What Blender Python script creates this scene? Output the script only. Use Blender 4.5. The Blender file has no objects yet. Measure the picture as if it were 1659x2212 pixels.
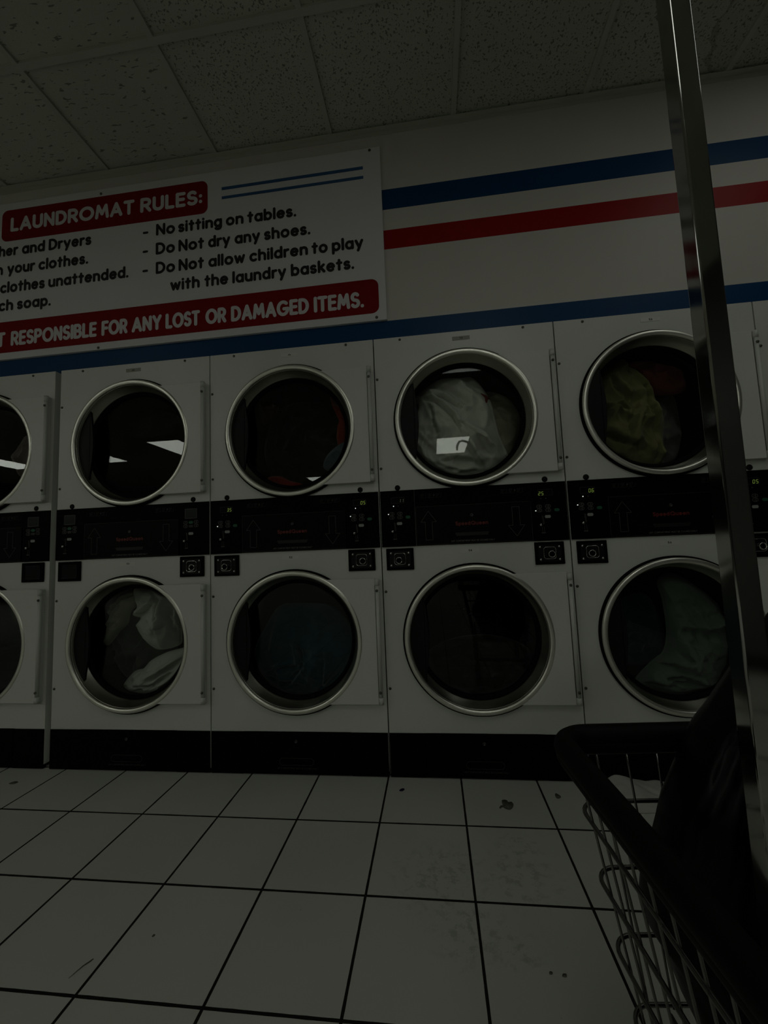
import bpy, bmesh, math, random
from mathutils import Vector, Matrix, noise

# ------------------------------------------------------------------ camera, world, exposure
SC = bpy.context.scene
COL = SC.collection
CAM = Vector((1.8288, -1.8105, 0.9598))
YAW, PITCH, ROLL, FPX = -0.1157, 0.0883, -0.0408, 888.68
fwd = Vector((math.sin(YAW) * math.cos(PITCH), math.cos(YAW) * math.cos(PITCH), math.sin(PITCH)))
rgt = Vector((math.cos(YAW), -math.sin(YAW), 0))
upv = rgt.cross(fwd)
r2 = rgt * math.cos(ROLL) + upv * math.sin(ROLL)
u2 = upv * math.cos(ROLL) - rgt * math.sin(ROLL)
cd = bpy.data.cameras.new('camera')
cam = bpy.data.objects.new('camera', cd)
COL.objects.link(cam)
cam.matrix_world = Matrix(((r2.x, u2.x, -fwd.x, CAM.x), (r2.y, u2.y, -fwd.y, CAM.y), (r2.z, u2.z, -fwd.z, CAM.z), (0, 0, 0, 1)))
cd.sensor_fit = 'HORIZONTAL'
cd.sensor_width = 36
cd.lens = FPX / 1659 * 36
cd.clip_start = 0.02
SC.camera = cam
w = bpy.data.worlds.new('world')
SC.world = w
w.use_nodes = True
w.node_tree.nodes['Background'].inputs[0].default_value = (0, 0, 0, 1)
vs = SC.view_settings
vs.view_transform = 'Standard'
vs.look = 'None'
vs.gamma = 1
vs.use_curve_mapping = False
vs.exposure = -2.3
SC.cycles.use_denoising = True
SC.cycles.max_bounces = 8
SC.cycles.transparent_max_bounces = 12
SC.cycles.caustics_reflective = False
SC.cycles.caustics_refractive = False

LAMP_NEAR, LAMP_FAR = 8.0, 29.0     # the front row is dimmer than the rows behind it
LAMP_COLOR = (0.97, 1.0, 0.92)
# x0, x1, y0, y1, label
LAMPS = [
    (2.03, 2.62, -2.93, -1.71, 'lit ceiling panel nearest the dryers, above the cart with the black bag'),
    (2.00, 2.62, -7.28, -5.93, 'lit ceiling panel far behind, mirrored low in the glass over the grey sheet'),
    (-1.25, -0.64, -2.93, -1.71, 'added fill panel in the front row above the left end of the rules sign'),  # invented panel, fills in light on the left dryers and floor
    (3.27, 3.86, -1.64, -0.48, 'added fill panel in the front row closest to the right wall'),  # unseen panel added to brighten the right-hand dryers and wall
    (-3.17, -2.57, -5.96, -4.76, 'lit ceiling panel mirrored at right in the empty-looking upper door'),
    (-5.12, -4.52, -6.00, -4.78, 'lit ceiling panel mirrored at left in the empty-looking upper door'),
    (-7.17, -6.59, -6.02, -4.80, 'lit ceiling panel mirrored in the leftmost upper door'),
    (-1.62, -1.01, -10.40, -9.15, 'lit ceiling panel at the far end, mirrored low in the door with red cloth'),
]
ZC = 3.03           # ceiling height
DW = 0.8            # dryer pitch
ROOM = (-9.0, 4.06, -12.0, 0.95)

# ------------------------------------------------------------------ materials
MATS = {}


def nodes_of(m):
    return m.node_tree.nodes, m.node_tree.links


def mat(name, color, rough=0.5, metal=0.0, spec=0.5, bump=0.0, bscale=200.0, var=0.0, vscale=3.0, coat=0.0, sheen=0.0, rvar=0.0):
    if name in MATS:
        return MATS[name]
    m = bpy.data.materials.new(name)
    m.use_nodes = True
    n, l = nodes_of(m)
    b = n['Principled BSDF']
    b.inputs['Base Color'].default_value = (*color, 1)
    b.inputs['Roughness'].default_value = rough
    b.inputs['Metallic'].default_value = metal
    b.inputs['Specular IOR Level'].default_value = spec
    b.inputs['Coat Weight'].default_value = coat
    b.inputs['Sheen Weight'].default_value = sheen
    tc = n.new('ShaderNodeTexCoord')
    if var > 0:
        t = n.new('ShaderNodeTexNoise')
        t.inputs['Scale'].default_value = vscale
        t.inputs['Detail'].default_value = 5
        l.new(tc.outputs['Object'], t.inputs['Vector'])
        mp = n.new('ShaderNodeMapRange')
        mp.inputs['From Min'].default_value = 0.3
        mp.inputs['From Max'].default_value = 0.7
        mp.inputs['To Min'].default_value = 1 - var
        mp.inputs['To Max'].default_value = 1.0
        l.new(t.outputs['Fac'], mp.inputs['Value'])
        hs = n.new('ShaderNodeMixRGB')
        hs.blend_type = 'MULTIPLY'
        hs.inputs['Fac'].default_value = 1
        hs.inputs[1].default_value = (*color, 1)
        l.new(mp.outputs['Result'], hs.inputs[2])
        l.new(hs.outputs['Color'], b.inputs['Base Color'])
    if rvar > 0:
        t3 = n.new('ShaderNodeTexNoise')
        t3.inputs['Scale'].default_value = vscale * 2.3
        t3.inputs['Detail'].default_value = 4
        l.new(tc.outputs['Object'], t3.inputs['Vector'])
        mr = n.new('ShaderNodeMapRange')
        mr.inputs['To Min'].default_value = max(0.02, rough - rvar)
        mr.inputs['To Max'].default_value = rough + rvar
        l.new(t3.outputs['Fac'], mr.inputs['Value'])
        l.new(mr.outputs['Result'], b.inputs['Roughness'])
    if bump > 0:
        t2 = n.new('ShaderNodeTexNoise')
        t2.inputs['Scale'].default_value = bscale
        t2.inputs['Detail'].default_value = 3
        l.new(tc.outputs['Object'], t2.inputs['Vector'])
        bp = n.new('ShaderNodeBump')
        bp.inputs['Strength'].default_value = bump
        bp.inputs['Distance'].default_value = 0.002
        l.new(t2.outputs['Fac'], bp.inputs['Height'])
        l.new(bp.outputs['Normal'], b.inputs['Normal'])
    MATS[name] = m
    return m


def emit(name, color, strength):
    if name in MATS:
        return MATS[name]
    m = bpy.data.materials.new(name)
    m.use_nodes = True
    n, l = nodes_of(m)
    b = n['Principled BSDF']
    b.inputs['Base Color'].default_value = (*color, 1)
    b.inputs['Emission Color'].default_value = (*color, 1)
    b.inputs['Emission Strength'].default_value = strength
    MATS[name] = m
    return m


def glass_mat():
    m = bpy.data.materials.new('door_glass')
    m.use_nodes = True
    n, l = nodes_of(m)
    n.remove(n['Principled BSDF'])
    out = n['Material Output']
    tr = n.new('ShaderNodeBsdfTransparent')
    tr.inputs['Color'].default_value = (0.93, 0.945, 0.925, 1)
    gl = n.new('ShaderNodeBsdfGlossy')
    gl.inputs['Roughness'].default_value = 0.0
    gl.inputs['Color'].default_value = (0.75, 0.77, 0.75, 1)
    fr = n.new('ShaderNodeFresnel')
    # thin pane: the same air-to-glass Fresnel on the way in and on the way out
    ge = n.new('ShaderNodeNewGeometry')
    io = n.new('ShaderNodeMapRange')
    io.inputs['To Min'].default_value = 1.32
    io.inputs['To Max'].default_value = 1 / 1.32
    l.new(ge.outputs['Backfacing'], io.inputs['Value'])
    l.new(io.outputs['Result'], fr.inputs['IOR'])
    mx = n.new('ShaderNodeMixShader')
    l.new(fr.outputs['Fac'], mx.inputs['Fac'])
    l.new(tr.outputs[0], mx.inputs[1])
    l.new(gl.outputs[0], mx.inputs[2])
    l.new(mx.outputs[0], out.inputs['Surface'])
    return m


M_WHITE = mat('white_enamel', (0.72, 0.73, 0.68), 0.38, spec=0.62, bump=0.16, bscale=260, var=0.10, vscale=2.2)
M_PLATE = mat('white_door_paint', (0.73, 0.74, 0.69), 0.36, spec=0.5, bump=0.14, bscale=260, var=0.06, vscale=2.6)
M_SIDE = mat('grey_cabinet_side', (0.40, 0.41, 0.38), 0.5, var=0.15)
M_STEEL = mat('brushed_steel', (0.92, 0.91, 0.81), 0.36, metal=1.0, rvar=0.10, vscale=9, bump=0.05, bscale=60)
M_CONE = mat('dull_steel', (0.42, 0.42, 0.36), 0.34, metal=1.0, rvar=0.10, vscale=8)
M_CHROME = mat('chrome', (0.55, 0.55, 0.53), 0.10, metal=1.0, rvar=0.05, vscale=12)
M_POLE = mat('worn_steel', (0.50, 0.50, 0.47), 0.09, metal=1.0, rvar=0.06, vscale=9, var=0.25)
M_WIRE = mat('dark_chrome_wire', (0.20, 0.20, 0.19), 0.25, metal=1.0, rvar=0.08, vscale=20)
M_RUBBER = mat('black_rubber', (0.0022, 0.003, 0.0016), 0.55, spec=0.12, bump=0.05, bscale=90)
M_GASKET = mat('black_gasket', (0.003, 0.003, 0.003), 0.8, spec=0.1)
M_BLACK = mat('black_panel', (0.0010, 0.0015, 0.0007), 0.5, spec=0.05, bump=0.03, bscale=300)
M_BLACK2 = mat('black_lint_door', (0.0014, 0.0018, 0.0012), 0.40, spec=0.10)
M_KICK = mat('black_kick', (0.0012, 0.0016, 0.0010), 0.6, spec=0.06, bump=0.03, bscale=200)
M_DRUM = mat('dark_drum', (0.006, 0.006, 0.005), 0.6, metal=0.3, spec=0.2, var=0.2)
M_HANDLE = mat('black_plastic', (0.004, 0.004, 0.004), 0.5, spec=0.25)
M_SCREW = mat('dull_screw', (0.12, 0.12, 0.10), 0.45, metal=0.9)
M_PLUG = mat('black_plug', (0.004, 0.004, 0.004), 0.6, spec=0.2)
M_PRINT = mat('grey_print', (0.13, 0.13, 0.12), 0.6)
M_LINE = mat('grey_outline', (0.085, 0.085, 0.08), 0.6)
M_FAINT = mat('faint_print', (0.035, 0.036, 0.033), 0.6)
M_BRAND = mat('red_print', (0.13, 0.010, 0.005), 0.5)
M_GREEN = mat('green_button', (0.008, 0.10, 0.05), 0.5)
M_TAGW = mat('pale_coin_tag', (0.33, 0.34, 0.32), 0.5)
M_TAG = mat('beige_number_tag', (0.36, 0.35, 0.29), 0.5, var=0.1, vscale=20)
M_TAGPALE = mat('pale_number_tag', (0.73, 0.74, 0.69), 0.4)
M_INK = mat('black_ink', (0.006, 0.006, 0.006), 0.6)
M_SIGN = mat('white_sign_board', (0.77, 0.755, 0.76), 0.42, spec=0.3)
M_RED = mat('red_sign_vinyl', (0.23, 0.006, 0.005), 0.5, spec=0.12)
M_SBLUE = mat('blue_sign_vinyl', (0.035, 0.105, 0.25), 0.5, spec=0.3)
M_LETTER = mat('white_lettering', (0.72, 0.70, 0.70), 0.45)
M_TBAR = mat('ceiling_grid_paint', (0.52, 0.54, 0.46), 0.6, var=0.08)
M_LED = emit('led_digit', (0.62, 0.85, 0.16), 0.55)
M_LEDDIM = emit('led_digit_dim', (0.30, 0.36, 0.22), 0.45)
M_LEDW = emit('led_dot', (0.9, 0.95, 0.9), 4.0)
M_LCD = mat('grey_green_screen', (0.012, 0.017, 0.013), 0.25)
M_GLASS = glass_mat()
M_LAMP = emit('lamp_diffuser', LAMP_COLOR, LAMP_NEAR)
M_LAMPFILL = emit('fill_diffuser_dim', LAMP_COLOR, LAMP_NEAR * 0.45)  # used only by the two added fill panels
M_LAMPFAR = emit('lamp_diffuser_bright', LAMP_COLOR, LAMP_FAR)
M_LFRAME = mat('lamp_frame_paint', (0.7, 0.7, 0.66), 0.5)
M_BAG = mat('black_plastic_bag', (0.0008, 0.0010, 0.0007), 0.36, spec=0.16, bump=0.5, bscale=16)
M_ROOM = mat('room_wall_paint', (0.06, 0.06, 0.055), 0.7, var=0.05)


def wall_mat():
    m = bpy.data.materials.new('striped_wall_paint')
    m.use_nodes = True
    n, l = nodes_of(m)
    b = n['Principled BSDF']
    b.inputs['Roughness'].default_value = 0.42
    b.inputs['Specular IOR Level'].default_value = 0.2
    tc = n.new('ShaderNodeTexCoord')
    sx = n.new('ShaderNodeSeparateXYZ')
    l.new(tc.outputs['Object'], sx.inputs[0])
    nz = n.new('ShaderNodeTexNoise')
    nz.inputs['Scale'].default_value = 1.6
    nz.inputs['Detail'].default_value = 4
    l.new(tc.outputs['Object'], nz.inputs['Vector'])
    rp = n.new('ShaderNodeValToRGB')
    rp.color_ramp.elements[0].position = 0.3
    rp.color_ramp.elements[0].color = (0.62, 0.60, 0.545, 1)
    rp.color_ramp.elements[1].position = 0.7
    rp.color_ramp.elements[1].color = (0.67, 0.65, 0.59, 1)
    l.new(nz.outputs['Fac'], rp.inputs['Fac'])
    cur = rp.outputs['Color']

    def band(z0, z1, col, cur):
        g = n.new('ShaderNodeMath')
        g.operation = 'GREATER_THAN'
        g.inputs[1].default_value = z0
        l.new(sx.outputs['Z'], g.inputs[0])
        s = n.new('ShaderNodeMath')
        s.operation = 'LESS_THAN'
        s.inputs[1].default_value = z1
        l.new(sx.outputs['Z'], s.inputs[0])
        p = n.new('ShaderNodeMath')
        p.operation = 'MULTIPLY'
        l.new(g.outputs[0], p.inputs[0])
        l.new(s.outputs[0], p.inputs[1])
        mx = n.new('ShaderNodeMixRGB')
        l.new(p.outputs[0], mx.inputs['Fac'])
        l.new(cur, mx.inputs[1])
        mx.inputs[2].default_value = (*col, 1)
        return mx.outputs['Color']
    cur = band(2.609, 2.715, (0.0005, 0.046, 0.135), cur)
    cur = band(2.403, 2.502, (0.31, 0.0015, 0.0008), cur)
    cur = band(1.90, 2.041, (0.0005, 0.050, 0.145), cur)
    l.new(cur, b.inputs['Base Color'])
    t2 = n.new('ShaderNodeTexNoise')
    t2.inputs['Scale'].default_value = 90
    l.new(tc.outputs['Object'], t2.inputs['Vector'])
    bp = n.new('ShaderNodeBump')
    bp.inputs['Strength'].default_value = 0.05
    bp.inputs['Distance'].default_value = 0.003
    l.new(t2.outputs['Fac'], bp.inputs['Height'])
    l.new(bp.outputs['Normal'], b.inputs['Normal'])
    return m


def floor_mat():
    T, TX, TY = 0.3012, 0.3872, -0.2894
    TYS = 0.3057
    m = bpy.data.materials.new('white_floor_tile')
    m.use_nodes = True
    n, l = nodes_of(m)
    b = n['Principled BSDF']
    tc = n.new('ShaderNodeTexCoord')
    sx = n.new('ShaderNodeSeparateXYZ')
    l.new(tc.outputs['Object'], sx.inputs[0])

    def math_(op, a, bb):
        k = n.new('ShaderNodeMath')
        k.operation = op
        for i, v in enumerate((a, bb)):
            if v is None:
                continue
            if isinstance(v, (int, float)):
                k.inputs[i].default_value = v
            else:
                l.new(v, k.inputs[i])
        return k.outputs[0]
    wob = n.new('ShaderNodeTexNoise')
    wob.inputs['Scale'].default_value = 22
    wob.inputs['Detail'].default_value = 3
    l.new(tc.outputs['Object'], wob.inputs['Vector'])
    fx = math_('DIVIDE', math_('SUBTRACT', sx.outputs['X'], TX), T)
    fy = math_('DIVIDE', math_('SUBTRACT', sx.outputs['Y'], TY), TYS)
    gx = math_('ABSOLUTE', math_('SUBTRACT', math_('FRACT', math_('ADD', fx, 0.5), None), 0.5), None)
    gy = math_('ABSOLUTE', math_('SUBTRACT', math_('FRACT', math_('ADD', fy, 0.5), None), 0.5), None)
    g = math_('MINIMUM', gx, gy)
    hw = math_('ADD', math_('MULTIPLY', wob.outputs['Fac'], 0.006), 0.0092)
    grout = math_('LESS_THAN', g, hw)
    # per tile tone
    cb = n.new('ShaderNodeCombineXYZ')
    l.new(math_('FLOOR', fx, None), cb.inputs[0])
    l.new(math_('FLOOR', fy, None), cb.inputs[1])
    wn = n.new('ShaderNodeTexWhiteNoise')
    l.new(cb.outputs[0], wn.inputs['Vector'])
    n1 = n.new('ShaderNodeTexNoise')
    n1.inputs['Scale'].default_value = 2.4
    n1.inputs['Detail'].default_value = 6
    l.new(tc.outputs['Object'], n1.inputs['Vector'])
    tone = math_('ADD', math_('MULTIPLY', wn.outputs['Value'], 0.05), math_('ADD', math_('MULTIPLY', n1.outputs['Fac'], 0.16), 0.84))
    # grimy patch near the middle tiles
    dirt = None
    n2 = n.new('ShaderNodeTexNoise')
    n2.inputs['Scale'].default_value = 34
    n2.inputs['Detail'].default_value = 7
    n2.inputs['Roughness'].default_value = 0.7
    l.new(tc.outputs['Object'], n2.inputs['Vector'])
    for (cx, cy, r) in ((1.80, -0.52, 0.17), (2.03, -0.50, 0.14), (1.87, -0.68, 0.12), (2.05, -0.39, 0.09), (1.98, -0.73, 0.07)):
        dx = math_('SUBTRACT', sx.outputs['X'], cx)
        dy = math_('SUBTRACT', sx.outputs['Y'], cy)
        d = math_('SQRT', math_('ADD', math_('MULTIPLY', dx, dx), math_('MULTIPLY', dy, dy)), None)
        k = math_('MAXIMUM', math_('SUBTRACT', 1.0, math_('DIVIDE', d, r)), 0.0)
        dirt = k if dirt is None else math_('MAXIMUM', dirt, k)
    spk = math_('MAXIMUM', math_('SUBTRACT', n2.outputs['Fac'], 0.50), 0.0)
    dm = math_('MINIMUM', math_('MULTIPLY', math_('MULTIPLY', dirt, spk), 3.8), 0.24)
    # fine scattered grime everywhere
    n3 = n.new('ShaderNodeTexNoise')
    n3.inputs['Scale'].default_value = 70
    n3.inputs['Detail'].default_value = 2
    l.new(tc.outputs['Object'], n3.inputs['Vector'])
    fleck = math_('MULTIPLY', math_('GREATER_THAN', n3.outputs['Fac'], 0.765), 0.35)
    tone = math_('MULTIPLY', tone, math_('SUBTRACT', 1.0, math_('MAXIMUM', dm, fleck)))
    mc = n.new('ShaderNodeMixRGB')
    mc.blend_type = 'MULTIPLY'
    mc.inputs['Fac'].default_value = 1
    mc.inputs[1].default_value = (0.60, 0.61, 0.55, 1)
    l.new(tone, mc.inputs[2])
    mg = n.new('ShaderNodeMixRGB')
    l.new(grout, mg.inputs['Fac'])
    l.new(mc.outputs['Color'], mg.inputs[1])
    mg.inputs[2].default_value = (0.005, 0.005, 0.004, 1)
    l.new(mg.outputs['Color'], b.inputs['Base Color'])
    rr = math_('ADD', math_('MULTIPLY', grout, 0.4), 0.42)
    l.new(rr, b.inputs['Roughness'])
    b.inputs['Specular IOR Level'].default_value = 0.3
    bp = n.new('ShaderNodeBump')
    bp.inputs['Strength'].default_value = 0.5
    bp.inputs['Distance'].default_value = 0.002
    l.new(math_('SUBTRACT', 1.0, grout), bp.inputs['Height'])
    l.new(bp.outputs['Normal'], b.inputs['Normal'])
    return m


GX0, GS = 0.1995, 0.61


def ceiling_mat():
    m = bpy.data.materials.new('fissured_ceiling_tile')
    m.use_nodes = True
    n, l = nodes_of(m)
    b = n['Principled BSDF']
    b.inputs['Roughness'].default_value = 0.9
    b.inputs['Specular IOR Level'].default_value = 0.1
    tc = n.new('ShaderNodeTexCoord')
    sx = n.new('ShaderNodeSeparateXYZ')
    l.new(tc.outputs['Object'], sx.inputs[0])

    def math_(op, a, bb=None):
        k = n.new('ShaderNodeMath')
        k.operation = op
        for i, v in enumerate((a, bb)):
            if v is None:
                continue
            if isinstance(v, (int, float)):
                k.inputs[i].default_value = v
            else:
                l.new(v, k.inputs[i])
        return k.outputs[0]
    ix = math_('FLOOR', math_('DIVIDE', math_('SUBTRACT', sx.outputs['X'], GX0), GS))
    # dense pinhole speckle
    v1 = n.new('ShaderNodeTexNoise')
    v1.inputs['Scale'].default_value = 112
    v1.inputs['Detail'].default_value = 1.5
    l.new(tc.outputs['Object'], v1.inputs['Vector'])
    dense = math_('GREATER_THAN', v1.outputs['Fac'], 0.62)
    # sparse long fissures
    mp = n.new('ShaderNodeMapping')
    mp.inputs['Scale'].default_value = (28, 85, 1)
    mp.inputs['Rotation'].default_value = (0, 0, 0.15)
    l.new(tc.outputs['Object'], mp.inputs['Vector'])
    v2 = n.new('ShaderNodeTexNoise')
    v2.inputs['Scale'].default_value = 1.0
    v2.inputs['Detail'].default_value = 1.5
    v2.inputs['Distortion'].default_value = 0.5
    l.new(mp.outputs[0], v2.inputs['Vector'])
    sparse = math_('GREATER_THAN', v2.outputs['Fac'], 0.655)
    issp = math_('LESS_THAN', ix, 0.5)
    mixd = n.new('ShaderNodeMixRGB')
    l.new(issp, mixd.inputs['Fac'])
    l.new(dense, mixd.inputs[1])
    l.new(sparse, mixd.inputs[2])
    nz = n.new('ShaderNodeTexNoise')
    nz.inputs['Scale'].default_value = 1.5
    nz.inputs['Detail'].default_value = 5
    l.new(tc.outputs['Object'], nz.inputs['Vector'])
    rp = n.new('ShaderNodeValToRGB')
    rp.color_ramp.elements[0].position = 0.3
    rp.color_ramp.elements[0].color = (0.50, 0.52, 0.44, 1)
    rp.color_ramp.elements[1].position = 0.7
    rp.color_ramp.elements[1].color = (0.57, 0.585, 0.50, 1)
    l.new(nz.outputs['Fac'], rp.inputs['Fac'])
    cur = rp.outputs['Color']
    # water stain on the right hand tile: rim of a warped blob
    nw = n.new('ShaderNodeTexNoise')
    nw.inputs['Scale'].default_value = 7
    nw.inputs['Detail'].default_value = 3
    l.new(tc.outputs['Object'], nw.inputs['Vector'])
    dx = math_('SUBTRACT', sx.outputs['X'], 3.42)
    dy = math_('SUBTRACT', sx.outputs['Y'], -0.16)
    d = math_('ADD', math_('SQRT', math_('ADD', math_('MULTIPLY', dx, dx), math_('MULTIPLY', dy, dy))), math_('MULTIPLY', nw.outputs['Fac'], 0.16))
    rim = math_('MULTIPLY', math_('LESS_THAN', math_('ABSOLUTE', math_('SUBTRACT', d, 0.40)), 0.006), 0.35)
    inner = math_('MULTIPLY', math_('LESS_THAN', d, 0.40), 0.10)
    stain = math_('MAXIMUM', rim, inner)
    ms = n.new('ShaderNodeMixRGB')
    l.new(stain, ms.inputs['Fac'])
    l.new(cur, ms.inputs[1])
    ms.inputs[2].default_value = (0.10, 0.08, 0.05, 1)
    mh = n.new('ShaderNodeMixRGB')
    l.new(math_('MULTIPLY', mixd.outputs['Color'], 0.62), mh.inputs['Fac'])
    l.new(ms.outputs['Color'], mh.inputs[1])
    mh.inputs[2].default_value = (0.05, 0.05, 0.04, 1)
    l.new(mh.outputs['Color'], b.inputs['Base Color'])
    bp = n.new('ShaderNodeBump')
    bp.inputs['Strength'].default_value = 0.35
    bp.inputs['Distance'].default_value = 0.004
    l.new(v1.outputs['Fac'], bp.inputs['Height'])
    l.new(bp.outputs['Normal'], b.inputs['Normal'])
    return m


# ------------------------------------------------------------------ mesh helpers
class MB:
    def __init__(self):
        self.v = []
        self.f = []
        self.smooth = []

    def add(self, vs_, fs_, smooth=False):
        o = len(self.v)
        self.v += [tuple(p) for p in vs_]
        for f in fs_:
            self.f.append([i + o for i in f])
            self.smooth.append(smooth)

    def box(self, x0, x1, y0, y1, z0, z1):
        self.add([(x0, y0, z0), (x1, y0, z0), (x1, y1, z0), (x0, y1, z0), (x0, y0, z1), (x1, y0, z1), (x1, y1, z1), (x0, y1, z1)],
                 [(0, 3, 2, 1), (4, 5, 6, 7), (0, 1, 5, 4), (1, 2, 6, 5), (2, 3, 7, 6), (3, 0, 4, 7)])

    def lathe_y(self, cx, cz, prof, seg=96, closed=True, smooth=True):
        """profile of (r, y) turned about the y axis through (cx, cz)"""
        n = len(prof)
        vs_ = []
        for i in range(seg):
            a = 2 * math.pi * i / seg
            for r, y in prof:
                vs_.append((cx + r * math.cos(a), y, cz + r * math.sin(a)))
        fs_ = []
        for i in range(seg):
            j = (i + 1) % seg
            for k in range(n if closed else n - 1):
                kk = (k + 1) % n
                fs_.append((i * n + k, j * n + k, j * n + kk, i * n + kk))
        self.add(vs_, fs_, smooth)

    def disc_y(self, cx, cz, r, y0, y1, seg=64):
        vs_ = [(cx + r * math.cos(2 * math.pi * i / seg), y, cz + r * math.sin(2 * math.pi * i / seg)) for y in (y0, y1) for i in range(seg)]
        fs_ = [tuple(range(seg)), tuple(range(2 * seg - 1, seg - 1, -1))]
        fs_ += [(i, seg + i, seg + (i + 1) % seg, (i + 1) % seg) for i in range(seg)]
        self.add(vs_, fs_)

    def prism_y(self, pts, y0, y1):
        """polygon of (x, z) pushed through y0..y1"""
        n = len(pts)
        vs_ = [(x, y0, z) for x, z in pts] + [(x, y1, z) for x, z in pts]
        fs_ = [tuple(range(n)), tuple(range(2 * n - 1, n - 1, -1))]
        fs_ += [(i, n + i, n + (i + 1) % n, (i + 1) % n) for i in range(n)]
        self.add(vs_, fs_)

    def tube(self, pts, r, seg=10, closed=False, caps=True, smooth=True):
        pts = [Vector(p) for p in pts]
        n = len(pts)
        rings = []
        prev = None
        for i in range(n):
            if closed:
                t = pts[(i + 1) % n] - pts[i - 1]
            else:
                t = pts[min(i + 1, n - 1)] - pts[max(i - 1, 0)]
            t.normalize()
            if prev is None:
                a = Vector((0, 0, 1)) if abs(t.z) < 0.9 else Vector((1, 0, 0))
                nn = (a - t * a.dot(t)).normalized()
            else:
                nn = (prev - t * prev.dot(t)).normalized()
            prev = nn
            bb = t.cross(nn)
            rr = r[i] if isinstance(r, (list, tuple)) else r
            rings.append([pts[i] + nn * (rr * math.cos(2 * math.pi * k / seg)) + bb * (rr * math.sin(2 * math.pi * k / seg)) for k in range(seg)])
        vs_ = [p for ring in rings for p in ring]
        fs_ = []
        for i in range(n if closed else n - 1):
            j = (i + 1) % n
            for k in range(seg):
                kk = (k + 1) % seg
                fs_.append((i * seg + k, i * seg + kk, j * seg + kk, j * seg + k))
        if not closed and caps:
            fs_.append(tuple(range(seg - 1, -1, -1)))
            fs_.append(tuple((n - 1) * seg + k for k in range(seg)))
        self.add(vs_, fs_, smooth)

    def ribbon(self, pts, hw, y, cap=8):
        """flat stroke of half width hw in the plane y, facing -y, round ends; sharp corners start a new strip"""
        q = [pts[0]]
        for p in pts[1:]:
            if math.hypot(p[0] - q[-1][0], p[1] - q[-1][1]) > 1e-7:
                q.append(p)
        if len(q) < 2:
            q.append((q[0][0], q[0][1] + 1e-5))
        closed = len(q) > 3 and math.hypot(q[0][0] - q[-1][0], q[0][1] - q[-1][1]) < 1e-7

        def turn(a_, b_, c_):
            t = math.atan2(c_[1] - b_[1], c_[0] - b_[0]) - math.atan2(b_[1] - a_[1], b_[0] - a_[0])
            return abs((t + math.pi) % (2 * math.pi) - math.pi)
        strips, cur = [], [q[0]]
        for i in range(1, len(q)):
            cur.append(q[i])
            if i < len(q) - 1 and turn(q[i - 1], q[i], q[i + 1]) > 0.75:
                strips.append(cur)
                cur = [q[i]]
        strips.append(cur)
        loop_ = closed and len(strips) == 1 and turn(q[-2], q[0], q[1]) < 0.75
        for k_, st in enumerate(strips):
            self._layer = getattr(self, '_layer', 0) + 1
            yy = y - (self._layer % 5) * 2.5e-5
            n = len(st)
            lft, rgt_ = [], []
            for i in range(n):
                if loop_:
                    a_, c_ = st[i - 1] if i > 0 else st[-2], st[i + 1] if i < n - 1 else st[1]
                else:
                    a_, c_ = st[max(i - 1, 0)], st[min(i + 1, n - 1)]
                d1 = math.atan2(st[i][1] - a_[1], st[i][0] - a_[0]) if a_ != st[i] else None
                d2 = math.atan2(c_[1] - st[i][1], c_[0] - st[i][0]) if c_ != st[i] else None
                d1 = d2 if d1 is None else d1
                d2 = d1 if d2 is None else d2
                dd = (d2 - d1 + math.pi) % (2 * math.pi) - math.pi
                m_ = d1 + dd / 2 + math.pi / 2
                w_ = hw / max(0.5, math.cos(dd / 2))
                lft.append((st[i][0] + w_ * math.cos(m_), yy, st[i][1] + w_ * math.sin(m_)))
                rgt_.append((st[i][0] - w_ * math.cos(m_), yy, st[i][1] - w_ * math.sin(m_)))
            vs_ = lft + rgt_
            fs_ = [(n + i, n + i + 1, i + 1, i) for i in range(n - 1)]
            if cap and not loop_:
                for e, (p0, p1) in enumerate(((0, 1), (n - 1, n - 2))):
                    ang = math.atan2(st[p0][1] - st[p1][1], st[p0][0] - st[p1][0])
                    o = len(vs_)
                    h_ = max(3, cap // 2)
                    for t in range(1, h_):
                        b_ = ang - math.pi / 2 + math.pi * t / h_
                        vs_.append((st[p0][0] + hw * math.cos(b_), yy, st[p0][1] + hw * math.sin(b_)))
                    f0, f1 = (p0, n + p0) if e == 0 else (n + p0, p0)
                    fs_.append(tuple([f0] + list(range(o, o + h_ - 1)) + [f1]))
            self.add(vs_, fs_)

    def mesh(self, name, m, bevel=0.0):
        me = bpy.data.meshes.new(name)
        me.from_pydata(self.v, [], self.f)
        me.polygons.foreach_set('use_smooth', self.smooth)
        me.materials.append(m)
        bm = bmesh.new()
        bm.from_mesh(me)
        if bevel:
            bmesh.ops.remove_doubles(bm, verts=bm.verts, dist=1e-6)
            es = [e for e in bm.edges if len(e.link_faces) == 2 and e.calc_face_angle(0) > 0.6]
            bmesh.ops.bevel(bm, geom=es, offset=bevel, segments=2, profile=0.5, affect='EDGES')
        bmesh.ops.recalc_face_normals(bm, faces=bm.faces)
        bm.to_mesh(me)
        bm.free()
        me.update()
        return me

    def flat_mesh(self, name, m):
        me = bpy.data.meshes.new(name)
        me.from_pydata(self.v, [], self.f)
        me.materials.append(m)
        me.update()
        return me


def link(name, me, parent=None, loc=(0, 0, 0), label=None):
    o = bpy.data.objects.new(name, me)
    COL.objects.link(o)
    if parent is not None:
        o.parent = parent
    o.location = loc
    if label:
        o['label'] = label
    return o


def tag(o, label, cat, group=None):
    o['label'] = label
    o['category'] = cat
    if group:
        o['group'] = group
    return o


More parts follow.
